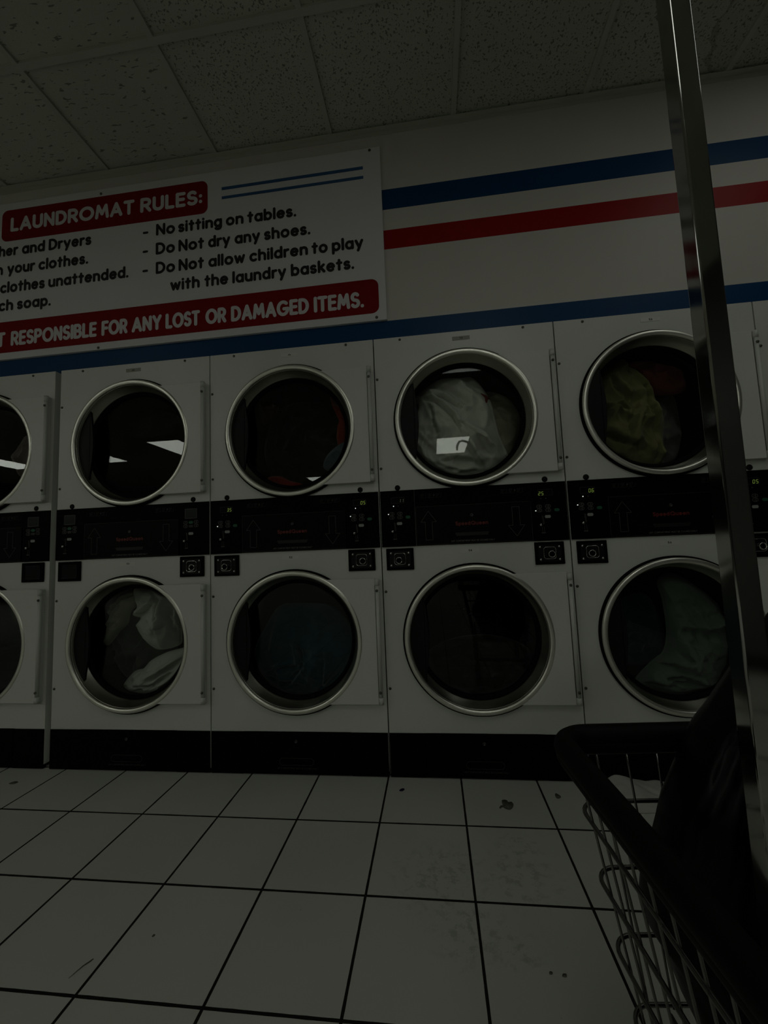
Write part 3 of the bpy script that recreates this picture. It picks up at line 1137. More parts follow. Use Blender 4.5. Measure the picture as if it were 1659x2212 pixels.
def build_dryer(x0, label, left_digits, right_digits, left_new=True, right_new=True, up_tag=('10', False), lo_tag='54', left_plain=False, right_plain=False, leds=(True, False)):
    t = thing('stacked_dryer', label, 'clothes dryer', (x0, 0, 0), 'stacked clothes dryers along the wall')
    link('cabinet', cached('cab', cabinet_mesh), t)
    for cz in (DZU, DZL):
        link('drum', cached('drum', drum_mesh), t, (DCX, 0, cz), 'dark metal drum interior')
        link('gasket', cached('gasket', gasket_mesh), t, (DCX, 0, cz), 'black rubber gasket')
        d = link('door', cached('ring', ring_mesh), t, (DCX, 0, cz), 'round steel-rimmed door')
        link('door_funnel', cached('cone', cone_mesh), d)
        link('glass_seal', cached('seal', seal_mesh), d)
        link('door_glass', cached('glass', glass_mesh), d)
        link('door_plate', cached('plate', plate_mesh), d)
        link('door_handle', cached('handle', handle_mesh), d)
        link('hinge', cached('hinge', hinge_mesh), d)
        for s in (-1, 1):
            link('hinge_screw', cached('screw', screw_mesh), d, (0.381, -0.0345, s * 0.213))
    # control panel
    p = link('control_panel', cached('panel', panel_mesh), t)
    link('lint_door', cached('lint', lint_mesh), p)
    link('lint_door_edge', cached('lintedge', lint_edge_mesh), p)
    link('arrow', cached('arrow_up', lambda: arrow_mesh(True)), p, (0.2135, -0.0092, 1.0510))
    link('arrow', cached('arrow_down', lambda: arrow_mesh(False)), p, (0.5840, -0.0092, 1.0520))
    link('brand_lettering', cached('brand', brand_mesh), p)
    link('lint_lettering', cached('linttext', lambda: lint_text_mesh(0.9755, -0.0092, M_PRINT)), p)
    link('key_lock', cached('key', keylock_mesh), p, (0.399, -0.0085, 1.088))
    link('handle_recess', cached('slot', slot_mesh), p, (0.397, -0.0085, 1.008))
    link('cycle_icons', cached('icons', icons_mesh), p, (0.182, -0.0054, 1.182))
    link('cycle_icons', cached('icons', icons_mesh), p, (0.527, -0.0054, 1.184))
    yy = -0.0056
    for ox, dig, new, led in ((0.0, left_digits, left_new, leds[0]), (0.629, right_digits, right_new, leds[1])):
        if new:
            link('display_window', cached('disp', lambda: display_mesh(False)), p, (ox + 0.082, yy, 1.1690))
            link('display_frame', cached('dispf', lambda: display_frame_mesh(False)), p, (ox + 0.082, yy, 1.1690))
            if dig:
                dim = dig == '11'
                dx = 0.0535 if dig == '25' else 0.0865
                link('digits', digits_mesh(dig, M_LEDDIM if dim else M_LED), p, (ox + dx, yy, 1.1600 if dig != '25' else 1.1585), 'lit display digits')
            for (bx, bz) in ((.053, 1.110), (.089, 1.110), (.053, 1.0935), (.089, 1.0935)):
                link('button', cached('btn', lambda: button_mesh('line')), p, (ox + bx, yy, bz))
            link('button', cached('btng', lambda: button_mesh('green')), p, (ox + .1245, yy, 1.0930), 'green start button')
            link('indicator_light', cached('ledw', lambda: led_mesh(M_LEDW)) if led else cached('ledo', lambda: led_mesh(M_LINE)), p, (ox + .0625, yy, 1.1435))
            link('indicator_light', cached('ledo', lambda: led_mesh(M_LINE)), p, (ox + .0830, yy, 1.1435))
            link('indicator_light', cached('ledw', lambda: led_mesh(M_LEDW)), p, (ox + .0385, yy, 1.1085 if led else 1.0925))
            tx = 0.086
        else:
            link('display_window', cached('dispb', lambda: display_mesh(True)), p, (ox + 0.078, yy, 1.1600))
            link('display_frame', cached('dispbf', lambda: display_frame_mesh(True)), p, (ox + 0.078, yy, 1.1600))
            for (bx, bz) in ((.051, 1.1180), (.104, 1.1200), (.051, 1.1010), (.104, 1.1030)):
                link('button', cached('btn', lambda: button_mesh('line')), p, (ox + bx, yy, bz))
            link('button', cached('btng', lambda: button_mesh('green')), p, (ox + .0775, yy, 1.1180), 'green start button')
            link('button', cached('btnk', lambda: button_mesh('grey')), p, (ox + .0775, yy, 1.1005))
            tx = 0.0775
        c = link('coin_tag', cached('coin', tagcoin_mesh), p, (ox + tx, yy, 1.066))
        link('coin_slot', cached('coinslot', coinslot_mesh), p, (ox + tx - 0.0270, yy, 1.034))
        link('coin_knob', cached('coinknob', coinknob_mesh), p, (ox + tx - 0.0300, yy, 1.034))
    # coin boxes
    for bx, bz, plain, dx, dz in ((0.0815, 0.9105, left_plain, -0.004, -0.005), (0.7115, 0.9125, right_plain, 0.006, -0.004)):
        cb = link('coin_box', cached('coinbox', coinbox_mesh), t, (bx, 0, bz))
        if plain:
            link('cover_plate', cached('cover', covers_mesh), cb)
            link('cover_edge', cached('coveredge', coveredge_mesh), cb, (0, 0, 0.03125))
            link('cover_edge', cached('coveredge', coveredge_mesh), cb, (0, 0, -0.03125))
            continue
        link('lock_plate', cached('lockplate', lockplate_mesh), cb)
        link('lock_bezel', cached('lockbezel', lockbezel_mesh), cb, (0, 0, 0.001))
        link('lock_cylinder', cached('lockcyl', lockcyl_mesh), cb, (dx, 0.006, dz))
        link('lock_core', cached('lockcore', lockcore_mesh), cb, (dx, 0.003, dz))
        for sx_ in (-1, 1):
            for sz_ in (-1, 1):
                link('lock_bolt', cached('bolt', bolt_mesh), cb, (sx_ * 0.0385, -0.0095, sz_ * 0.0265))
    # kick panel
    kp = link('kick_panel', cached('kick', kick_mesh), t)
    link('access_door', cached('kickdoor', kickdoor_mesh), kp)
    link('handle_outline', cached('kickslot', kickslot_mesh), kp, (0.395, -0.0064, 0.0570))
    link('lint_lettering', cached('kicktext', lambda: lint_text_mesh(0.0260, -0.0064, M_FAINT)), kp)
    link('key_lock', cached('key', keylock_mesh), kp, (0.395, -0.0060, 0.142))
    # screws, plugs and number tags
    for sx_, sz_ in ((.123, 1.910), (.671, 1.911), (.0120, 1.730), (.0130, 1.316), (.0130, .771), (.0140, .361)):
        link('cabinet_screw', cached('screw', screw_mesh), t, (sx_, 0, sz_))
    for sx_, sz_ in ((.083, 1.2255), (.7145, 1.2265)):
        link('cabinet_plug', cached('plug', plug_mesh), t, (sx_, 0, sz_))
    if up_tag:
        g = link('number_tag', cached('tag%s' % up_tag[1], lambda: tag_mesh(up_tag[1])), t, (0.399, 0, 1.8895))
        link('tag_number', tagtext_mesh(up_tag[0]), g)
    g = link('number_tag', cached('tagTrue', lambda: tag_mesh(True)), t, (0.385, 0, 0.9370))
    link('tag_number', tagtext_mesh(lo_tag), g)
    return t


build_dryer(-0.8275, 'stacked dryer cut off by the left edge, pinkish laundry behind its upper door', '', '', True, False, up_tag=None, lo_tag='46', right_plain=True)
build_dryer(0.0, 'stacked dryer with an empty-looking upper drum and pale towels in its lower drum', '', '', False, False, up_tag=('6', False), lo_tag='50', left_plain=True)
build_dryer(0.8, 'stacked dryer with red cloth in its upper drum and dark blue bedding in the lower', '35', '05', leds=(False, True), up_tag=('6', True), lo_tag='52')
build_dryer(1.6, 'stacked dryer with a grey-white sheet in its upper drum and a near-black lower drum', '11', '25', leds=(True, False), up_tag=('10', False), lo_tag='54')
build_dryer(2.4, 'stacked dryer half hidden by the steel pole, yellow-green and red laundry in its upper drum', '06', '05', leds=(True, False), up_tag=('56', True), lo_tag='56')
build_dryer(3.2, 'stacked dryer at the far right, only a strip of its upper side in view', '', '', up_tag=None, lo_tag='56')


# ------------------------------------------------------------------ laundry in the drums
def closed_spline(pts, per=8):
    n = len(pts)
    out = []
    for i in range(n):
        p0, p1, p2, p3 = pts[i - 1], pts[i], pts[(i + 1) % n], pts[(i + 2) % n]
        for k in range(per):
            t = k / per
            out.append(tuple(0.5 * ((2 * p1[j]) + (-p0[j] + p2[j]) * t + (2 * p0[j] - 5 * p1[j] + 4 * p2[j] - p3[j]) * t * t + (-p0[j] + 3 * p1[j] - 3 * p2[j] + p3[j]) * t ** 3) for j in (0, 1)))
    return out


CREASES = {}


def seg_dist(x, z, a, b):
    dx, dz = b[0] - a[0], b[1] - a[1]
    L2 = dx * dx + dz * dz
    t = max(0.0, min(1.0, ((x - a[0]) * dx + (z - a[1]) * dz) / L2))
    ex, ez = x - a[0] - t * dx, z - a[1] - t * dz
    side = 1 if dx * ez - dz * ex > 0 else -1
    return math.hypot(ex, ez), side, t


def cloth_height(x, z, folds, seed):
    h = 0.0
    for a, b, wd, dp in CREASES.get(seed, ()):
        d, side, t = seg_dist(x, z, a, b)
        if d < 5 * wd:
            k = dp * (0.35 + 0.65 * math.sin(math.pi * min(1, max(0, 0.1 + 0.8 * t))))
            q = side * d / wd
            h += k * (math.exp(-((q - 1.6) / 1.3) ** 2) - 0.9 * math.exp(-(q / 0.7) ** 2))     # a lip on one side, a sharp valley along the line
    for ang, freq, amp in folds:
        a = math.radians(ang)
        d = x * math.cos(a) + z * math.sin(a)
        e = -x * math.sin(a) + z * math.cos(a)
        wv = noise.noise(Vector((x * 5 + seed * 3.1, z * 5, seed))) * 0.085 + noise.noise(Vector((e * 3, d * 9, seed + 7))) * 0.03
        q = (d + wv) * freq + noise.noise(Vector((e * 2.2, d * 2.2, seed * 1.7))) * 0.8
        r = 1 - abs(math.sin(q * math.pi))
        h += 1.7 * amp * r ** 1.6 * (0.45 + 0.9 * abs(noise.noise(Vector((d * 4.0, e * 2.0, seed + 3)))))
    c1 = noise.noise(Vector((x * 13, z * 13, seed + 11)))
    c2 = noise.noise(Vector((x * 27 + c1, z * 27, seed + 5)))
    h += 0.013 * (1 - abs(c1) * 2.2) + 0.006 * (1 - abs(c2) * 2)
    return h


CREASES.update({
    1.3: [((1.805, 1.704), (1.912, 1.661), 0.01, 0.03), ((1.912, 1.661), (1.998, 1.607), 0.01, 0.03), ((1.792, 1.683), (1.892, 1.631), 0.01, 0.03), ((1.892, 1.631), (1.949, 1.571), 0.01, 0.03), ((1.949, 1.571), (1.975, 1.507), 0.01, 0.03), ((1.927, 1.722), (2.023, 1.626), 0.014, 0.018), ((2.023, 1.626), (2.102, 1.571), 0.014, 0.018), ((1.849, 1.616), (1.858, 1.547), 0.009, 0.02), ((1.858, 1.547), (1.873, 1.496), 0.009, 0.02), ((2.0, 1.432), (2.038, 1.375), 0.012, 0.03), ((2.038, 1.375), (2.074, 1.306), 0.012, 0.03), ((2.133, 1.605), (2.156, 1.505), 0.012, 0.022), ((2.156, 1.505), (2.184, 1.395), 0.012, 0.022), ((1.89, 1.36), (1.961, 1.368), 0.008, 0.018), ((1.961, 1.368), (2.031, 1.351), 0.008, 0.018), ((1.963, 1.298), (2.04, 1.308), 0.008, 0.014), ((2.04, 1.308), (2.114, 1.295), 0.008, 0.014), ((1.82, 1.389), (1.81, 1.433), 0.009, 0.02), ((1.81, 1.433), (1.83, 1.481), 0.009, 0.02), ((1.999, 1.517), (2.066, 1.451), 0.012, 0.02), ((2.066, 1.451), (2.119, 1.375), 0.012, 0.02), ((1.86, 1.35), (1.912, 1.322), 0.009, 0.018), ((1.912, 1.322), (1.964, 1.313), 0.009, 0.018)],
    2.2: [((2.668, 1.702), (2.696, 1.631), 0.012, 0.03), ((2.696, 1.631), (2.721, 1.585), 0.012, 0.03), ((2.768, 1.544), (2.735, 1.492), 0.012, 0.035), ((2.735, 1.492), (2.717, 1.414), 0.012, 0.035), ((2.65, 1.554), (2.696, 1.563), 0.006, 0.02), ((2.696, 1.563), (2.733, 1.532), 0.006, 0.02), ((2.829, 1.601), (2.835, 1.539), 0.012, 0.03), ((2.835, 1.539), (2.84, 1.477), 0.012, 0.03), ((2.758, 1.435), (2.78, 1.494), 0.01, 0.025), ((2.78, 1.494), (2.806, 1.529), 0.01, 0.025), ((2.64, 1.432), (2.704, 1.391), 0.012, 0.03), ((2.704, 1.391), (2.747, 1.369), 0.012, 0.03), ((2.846, 1.368), (2.841, 1.315), 0.012, 0.03), ((2.841, 1.315), (2.833, 1.285), 0.012, 0.03), ((2.782, 1.704), (2.816, 1.639), 0.014, 0.025), ((2.816, 1.639), (2.855, 1.574), 0.014, 0.025)],
    3.3: [((0.318, 0.63), (0.352, 0.679), 0.01, 0.03), ((0.352, 0.679), (0.42, 0.731), 0.01, 0.03), ((0.44, 0.752), (0.458, 0.665), 0.01, 0.03), ((0.458, 0.665), (0.448, 0.615), 0.01, 0.03), ((0.502, 0.713), (0.509, 0.639), 0.01, 0.025), ((0.509, 0.639), (0.529, 0.577), 0.01, 0.025), ((0.4, 0.641), (0.428, 0.591), 0.01, 0.02), ((0.428, 0.591), (0.462, 0.609), 0.01, 0.02), ((0.385, 0.798), (0.433, 0.752), 0.01, 0.025), ((0.433, 0.752), (0.454, 0.665), 0.01, 0.025)],
    6.1: [((0.144, 0.621), (0.193, 0.632), 0.009, 0.02), ((0.193, 0.632), (0.227, 0.669), 0.009, 0.02), ((0.171, 0.696), (0.226, 0.751), 0.009, 0.025), ((0.226, 0.751), (0.281, 0.782), 0.009, 0.025)],
    2.9: [((0.39, 0.353), (0.484, 0.401), 0.01, 0.03), ((0.484, 0.401), (0.577, 0.461), 0.01, 0.03), ((0.323, 0.323), (0.417, 0.329), 0.009, 0.025), ((0.417, 0.329), (0.51, 0.389), 0.009, 0.025), ((0.248, 0.317), (0.289, 0.299), 0.009, 0.02), ((0.289, 0.299), (0.357, 0.305), 0.009, 0.02)],
    9.4: [((0.198, 0.39), (0.265, 0.476), 0.012, 0.025), ((0.265, 0.476), (0.319, 0.543), 0.012, 0.025), ((0.145, 0.571), (0.189, 0.483), 0.012, 0.02), ((0.189, 0.483), (0.177, 0.415), 0.012, 0.02), ((0.402, 0.481), (0.355, 0.408), 0.012, 0.02), ((0.355, 0.408), (0.39, 0.359), 0.012, 0.02)],
    1.9: [((0.982, 0.379), (1.08, 0.411), 0.01, 0.02), ((1.08, 0.411), (1.182, 0.421), 0.01, 0.02), ((1.182, 0.421), (1.172, 0.474), 0.01, 0.025), ((1.172, 0.474), (1.162, 0.512), 0.01, 0.025), ((1.182, 0.415), (1.107, 0.331), 0.01, 0.02), ((1.107, 0.331), (1.084, 0.315), 0.01, 0.02), ((1.285, 0.478), (1.282, 0.388), 0.01, 0.02), ((1.282, 0.388), (1.269, 0.32), 0.01, 0.02), ((0.987, 0.368), (1.067, 0.342), 0.01, 0.02), ((1.067, 0.342), (1.169, 0.326), 0.01, 0.02), ((1.417, 0.451), (1.348, 0.372), 0.01, 0.02), ((1.348, 0.372), (1.28, 0.32), 0.01, 0.02)],
    4.7: [((2.829, 0.547), (2.832, 0.492), 0.014, 0.04), ((2.832, 0.492), (2.863, 0.431), 0.014, 0.04), ((2.787, 0.355), (2.835, 0.366), 0.009, 0.03), ((2.835, 0.366), (2.896, 0.35), 0.009, 0.03), ((2.791, 0.339), (2.864, 0.344), 0.009, 0.025), ((2.864, 0.344), (2.925, 0.333), 0.009, 0.025), ((2.756, 0.41), (2.809, 0.415), 0.012, 0.03), ((2.809, 0.415), (2.864, 0.393), 0.012, 0.03), ((2.887, 0.679), (2.926, 0.601), 0.016, 0.015), ((2.926, 0.601), (2.926, 0.491), 0.016, 0.015), ((2.733, 0.334), (2.78, 0.328), 0.009, 0.025), ((2.78, 0.328), (2.826, 0.323), 0.009, 0.025)],
})


def cloth_lump(x0, outline, yf, depth, folds, seed, m, name, rings=44, center=None):
    """a wad of cloth: outline in the dryer's own (x, z), its front about y = yf"""
    yf += 0.060
    b = closed_spline(outline, 10)
    n = len(b)
    if center is None:
        cx = sum(p[0] for p in b) / n
        cz = sum(p[1] for p in b) / n
    else:
        cx, cz = center
    vs_, fs_ = [], []
    ss = [math.sin(math.pi / 2 * (k + 1) / rings) for k in range(rings)]
    base = Vector((cx, yf + depth, cz))

    def pt(x, z, s, front):
        dome = math.sqrt(max(0.0, 1 - s * s))
        if front:
            y = yf + depth - depth * (0.25 + 0.75 * dome) * (1 if s < 0.999 else 0.0) - cloth_height(x + x0, z, folds, seed) * (1 - s ** 6)
            y = max(y, 0.062)
            if s >= 0.999:
                y = yf + depth
        else:
            y = yf + depth + 0.03 * dome
        return Vector((x, y, z)) - base
    vs_.append(pt(cx, cz, 0, True))
    for s in ss:
        for p in b:
            vs_.append(pt(cx + (p[0] - cx) * s, cz + (p[1] - cz) * s, s, True))
    for i in range(n):
        fs_.append((0, 1 + (i + 1) % n, 1 + i))
    for k in range(rings - 1):
        o0, o1 = 1 + k * n, 1 + (k + 1) * n
        for i in range(n):
            j = (i + 1) % n
            fs_.append((o0 + i, o0 + j, o1 + j, o1 + i))
    last = 1 + (rings - 1) * n
    prev = last
    for s in (0.85, 0.5):
        o = len(vs_)
        for p in b:
            vs_.append(pt(cx + (p[0] - cx) * s, cz + (p[1] - cz) * s, s, False))
        for i in range(n):
            j = (i + 1) % n
            fs_.append((prev + i, prev + j, o + j, o + i))
        prev = o
    o = len(vs_)
    vs_.append(pt(cx, cz, 0, False))
    for i in range(n):
        fs_.append((o, prev + i, prev + (i + 1) % n))
    mb = MB()
    mb.add(vs_, fs_, True)
    me = mb.mesh(name, m)
    ob = link(name, me, None, (x0 + cx, yf + depth, cz))
    return ob


def fabric(name, col, var=0.25):
    return mat(name, col, 0.95, spec=0.05, bump=0.5, bscale=420, var=var, vscale=7, sheen=0.2)


F_SHEET = fabric('grey_white_sheet', (0.80, 0.81, 0.73), 0.12)
F_BEIGE = fabric('beige_cloth', (0.56, 0.53, 0.40), 0.15)
F_TOWEL = fabric('white_towel', (0.56, 0.58, 0.52), 0.15)
F_CREAM = fabric('cream_towel', (0.34, 0.34, 0.26), 0.2)
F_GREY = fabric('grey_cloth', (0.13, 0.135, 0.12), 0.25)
F_YELLOW = fabric('yellow_green_towel', (0.29, 0.285, 0.13), 0.45)
F_PINK = fabric('red_pink_towel', (0.46, 0.14, 0.14), 0.55)
F_MOTTLE = fabric('mottled_grey_towel', (0.34, 0.33, 0.30), 0.6)
F_NAVY = fabric('dark_blue_cloth', (0.003, 0.046, 0.062), 0.3)
F_TEAL = fabric('grey_green_towel', (0.16, 0.21, 0.165), 0.25)
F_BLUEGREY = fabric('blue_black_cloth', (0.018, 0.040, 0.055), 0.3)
F_RED = fabric('red_cloth', (0.30, 0.030, 0.015), 0.35)
F_DENIM = fabric('denim_cloth', (0.085, 0.12, 0.15), 0.3)
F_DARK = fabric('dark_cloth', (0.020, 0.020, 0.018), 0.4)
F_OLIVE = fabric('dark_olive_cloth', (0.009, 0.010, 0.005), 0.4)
F_MAUVE = fabric('pinkish_grey_cloth', (0.20, 0.15, 0.145), 0.45)

GRP = 'laundry in the dryer drums'


def laundry(x0, outline, yf, depth, folds, seed, m, name, label, cat, center=None):
    o = cloth_lump(x0, outline, yf, depth, folds, seed, m, name, center=center)
    return tag(o, label, cat, GRP)


D3A = [(0.189, 1.64), (0.179, 1.692), (0.212, 1.727), (0.3, 1.777), (0.397, 1.777), (0.457, 1.772), (0.502, 1.721), (0.539, 1.642), (0.556, 1.548), (0.569, 1.474), (0.601, 1.386), (0.593, 1.356), (0.518, 1.307), (0.429, 1.285), (0.34, 1.275), (0.253, 1.315), (0.185, 1.383), (0.160, 1.453), (0.170, 1.546)]
D3B = [(0.44, 1.72), (0.508, 1.736), (0.58, 1.73), (0.649, 1.686), (0.69, 1.614), (0.695, 1.538), (0.67, 1.459), (0.60, 1.36), (0.52, 1.40), (0.50, 1.586)]
o = laundry(1.6, D3A, 0.075, 0.055, [(38, 6.0, 0.030), (62, 11.0, 0.014), (-25, 5.0, 0.012)], 1.3, F_SHEET, 'sheet', 'grey-white bed sheet filling the upper drum beside the beige cloth', 'bed sheet', center=(0.36, 1.53))
mbp = MB()
mbp.add([], [])
pp = [(0.488, 1.676), (0.505, 1.672), (0.528, 1.664), (0.536, 1.656), (0.524, 1.650), (0.518, 1.634), (0.509, 1.620), (0.505, 1.634), (0.506, 1.652), (0.497, 1.662)]
laundry(1.6, D3B, 0.185, 0.06, [(-60, 3.0, 0.012), (40, 5.0, 0.006)], 4.1, F_BEIGE, 'cloth', 'smooth beige cloth at the right of the grey-white sheet', 'cloth')

D4A = [(0.234, 1.72), (0.258, 1.756), (0.348, 1.798), (0.368, 1.764), (0.412, 1.735), (0.441, 1.682), (0.472, 1.592), (0.502, 1.522), (0.492, 1.394), (0.475, 1.275), (0.361, 1.275), (0.30, 1.310), (0.225, 1.400), (0.215, 1.456), (0.225, 1.535), (0.225, 1.63)]
D4B = [(0.36, 1.803), (0.485, 1.826), (0.569, 1.796), (0.655, 1.756), (0.67, 1.66), (0.559, 1.650), (0.46, 1.68), (0.41, 1.756)]
D4C = [(0.43, 1.745), (0.543, 1.722), (0.676, 1.700), (0.705, 1.554), (0.68, 1.367), (0.562, 1.295), (0.46, 1.285), (0.46, 1.47), (0.45, 1.611)]
laundry(2.4, D4A, 0.075, 0.055, [(25, 4.0, 0.034), (70, 7.5, 0.022), (-35, 6.0, 0.018), (5, 11, .010)], 2.2, F_YELLOW, 'towel', 'yellow-green towel bunched at the left of the upper drum behind the pole', 'towel')
laundry(2.4, D4B, 0.185, 0.05, [(30, 8.0, 0.026), (100, 9.0, 0.022), (-20, 14, .010)], 5.2, F_PINK, 'towel', 'mottled red and pink towel above the grey towel', 'towel')
laundry(2.4, D4C, 0.315, 0.05, [(110, 5.0, 0.028), (50, 9.0, 0.020), (0, 7, .014)], 8.3, F_MOTTLE, 'towel', 'mottled grey towel under the red and pink towel', 'towel')

D1A = [(0.278, 0.811), (0.376, 0.808), (0.453, 0.768), (0.501, 0.729), (0.522, 0.66), (0.529, 0.561), (0.523, 0.517), (0.469, 0.497), (0.4, 0.497), (0.338, 0.551), (0.295, 0.614), (0.322, 0.664), (0.294, 0.722)]
D1B = [(0.115, 0.516), (0.126, 0.617), (0.146, 0.706), (0.201, 0.769), (0.278, 0.798), (0.29, 0.74), (0.235, 0.685), (0.215, 0.616), (0.17, 0.578)]
D1C = [(0.06, 0.605), (0.191, 0.72), (0.32, 0.70), (0.42, 0.50), (0.42, 0.40), (0.338, 0.310), (0.198, 0.300), (0.111, 0.346), (0.06, 0.456)]
D1D = [(0.38, 0.445), (0.476, 0.485), (0.61, 0.50), (0.60, 0.40), (0.504, 0.330), (0.41, 0.285), (0.308, 0.280), (0.225, 0.315), (0.28, 0.385), (0.33, 0.40)]
laundry(0.0, D1A, 0.085, 0.06, [(12, 5.5, 0.036), (-20, 9.0, 0.016)], 3.3, F_TOWEL, 'towel', 'thick white towel hanging at the upper right of the lower drum', 'towel', center=(0.42, 0.63))
laundry(0.0, D1B, 0.100, 0.05, [(-15, 6.0, 0.030), (50, 9.0, 0.014)], 6.1, F_CREAM, 'towel', 'narrow cream towel curling along the left of the white towels', 'towel')
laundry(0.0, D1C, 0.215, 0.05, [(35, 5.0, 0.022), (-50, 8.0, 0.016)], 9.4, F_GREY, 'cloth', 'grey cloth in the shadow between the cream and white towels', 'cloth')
laundry(0.0, D1D, 0.090, 0.05, [(-55, 6.5, 0.026), (-65, 12.0, 0.010)], 2.9, F_TOWEL, 'towel', 'white towel lying along the bottom right of the lower drum', 'towel', center=(0.42, 0.385))

D2L = [(0.120, 0.493), (0.19, 0.62), (0.254, 0.698), (0.37, 0.705), (0.513, 0.687), (0.60, 0.60), (0.64, 0.498), (0.62, 0.40), (0.519, 0.300), (0.417, 0.265), (0.304, 0.265), (0.19, 0.326), (0.130, 0.406)]
laundry(0.8, D2L, 0.100, 0.06, [(60, 4.0, 0.020), (-20, 5.0, 0.016), (100, 7, .010)], 1.9, F_NAVY, 'bedding', 'dark blue bedding filling the lower drum', 'bedding', center=(0.38, 0.44))

D4LA = [(0.423, 0.763), (0.478, 0.802), (0.576, 0.735), (0.652, 0.655), (0.67, 0.55), (0.665, 0.441), (0.646, 0.38), (0.578, 0.305), (0.454, 0.272), (0.377, 0.278), (0.285, 0.320), (0.355, 0.404), (0.415, 0.454), (0.44, 0.543), (0.435, 0.678)]
D4LB = [(0.255, 0.627), (0.343, 0.69), (0.43, 0.68), (0.48, 0.52), (0.46, 0.40), (0.379, 0.367), (0.297, 0.374), (0.245, 0.422), (0.24, 0.508)]
laundry(2.4, D4LA, 0.080, 0.06, [(20, 3.2, 0.030), (75, 6.0, 0.024), (85, 12, .008)], 4.7, F_TEAL, 'towel', 'large grey-green towel in the lower drum behind the black bag', 'towel', center=(0.54, 0.48))
laundry(2.4, D4LB, 0.205, 0.05, [(10, 4.0, 0.020), (60, 6.0, 0.010)], 7.7, F_BLUEGREY, 'cloth', 'blue-black cloth at the left of the grey-green towel', 'cloth')

D2A = [(0.54, 1.745), (0.586, 1.709), (0.625, 1.658), (0.648, 1.568), (0.640, 1.490), (0.586, 1.470), (0.572, 1.527), (0.592, 1.593), (0.57, 1.66)]
D2B = [(0.645, 1.505), (0.640, 1.43), (0.58, 1.350), (0.50, 1.375), (0.520, 1.436), (0.579, 1.487)]
D2C = [(0.20, 1.345), (0.265, 1.350), (0.316, 1.325), (0.389, 1.299), (0.40, 1.255), (0.30, 1.250), (0.22, 1.29)]
D2D = [(0.155, 1.73), (0.20, 1.755), (0.250, 1.735), (0.235, 1.691), (0.176, 1.641), (0.145, 1.67)]
D2E = [(0.14, 1.60), (0.20, 1.74), (0.34, 1.785), (0.50, 1.76), (0.62, 1.66), (0.655, 1.52), (0.60, 1.36), (0.46, 1.27), (0.30, 1.27), (0.18, 1.36), (0.13, 1.48)]
laundry(0.8, D2E, 0.235, 0.06, [(40, 3.0, 0.02), (-30, 5.0, 0.014)], 6.6, F_DARK, 'blanket', 'dark blanket filling the middle of the drum with the red cloth', 'blanket')
laundry(0.8, D2A, 0.105, 0.05, [(5, 9.0, 0.026), (60, 7, .012)], 2.4, F_RED, 'cloth', 'red cloth down the right side of the upper drum above the denim', 'cloth')
laundry(0.8, D2B, 0.095, 0.05, [(50, 7.0, 0.016)], 3.8, F_DENIM, 'jeans', 'blue-grey denim at the lower right of the upper drum', 'jeans')
laundry(0.8, D2C, 0.105, 0.05, [(70, 9.0, 0.022)], 5.5, F_RED, 'cloth', 'red cloth at the bottom of the upper drum left of the denim', 'cloth')
laundry(0.8, D2D, 0.125, 0.05, [(30, 9.0, 0.022)], 7.2, mat('dark_red_cloth', (0.07, 0.022, 0.012), 0.95, spec=0.05, var=0.4, vscale=9), 'cloth', 'dark red cloth at the upper left of the drum with the denim', 'cloth')

D0A = [(0.372, 1.559), (0.43, 1.671), (0.491, 1.629), (0.544, 1.55), (0.532, 1.457), (0.476, 1.400), (0.391, 1.453)]
D0B = [(0.442, 1.756), (0.518, 1.722), (0.562, 1.662), (0.562, 1.563), (0.499, 1.598), (0.450, 1.679)]
laundry(-0.8275, D0A, 0.105, 0.05, [(40, 8.0, 0.022), (-30, 10, .012)], 1.1, F_MAUVE, 'towel', 'pinkish towel low in the leftmost upper drum', 'towel')
laundry(-0.8275, D0B, 0.130, 0.05, [(60, 8.0, 0.022)], 2.1, mat('violet_grey_cloth', (0.10, 0.09, 0.10), 0.95, spec=0.05, var=0.4, vscale=9), 'cloth', 'violet-grey cloth above the pinkish towel in the leftmost upper drum', 'cloth')
D1U = [(0.13, 1.68), (0.18, 1.756), (0.277, 1.790), (0.42, 1.76), (0.50, 1.69), (0.40, 1.655), (0.279, 1.640), (0.186, 1.640)]
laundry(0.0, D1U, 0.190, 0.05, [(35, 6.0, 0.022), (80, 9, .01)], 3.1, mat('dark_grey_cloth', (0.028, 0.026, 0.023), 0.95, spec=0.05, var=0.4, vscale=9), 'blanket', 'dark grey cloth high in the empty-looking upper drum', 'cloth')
D3L = [(0.159, 0.435), (0.29, 0.517), (0.481, 0.532), (0.637, 0.475), (0.648, 0.392), (0.522, 0.284), (0.354, 0.267), (0.222, 0.323)]
laundry(1.6, D3L, 0.120, 0.06, [(75, 5.0, 0.022), (10, 7, .012)], 5.9, F_OLIVE, 'blanket', 'very dark olive cloth at the bottom of the near-black lower drum', 'cloth')


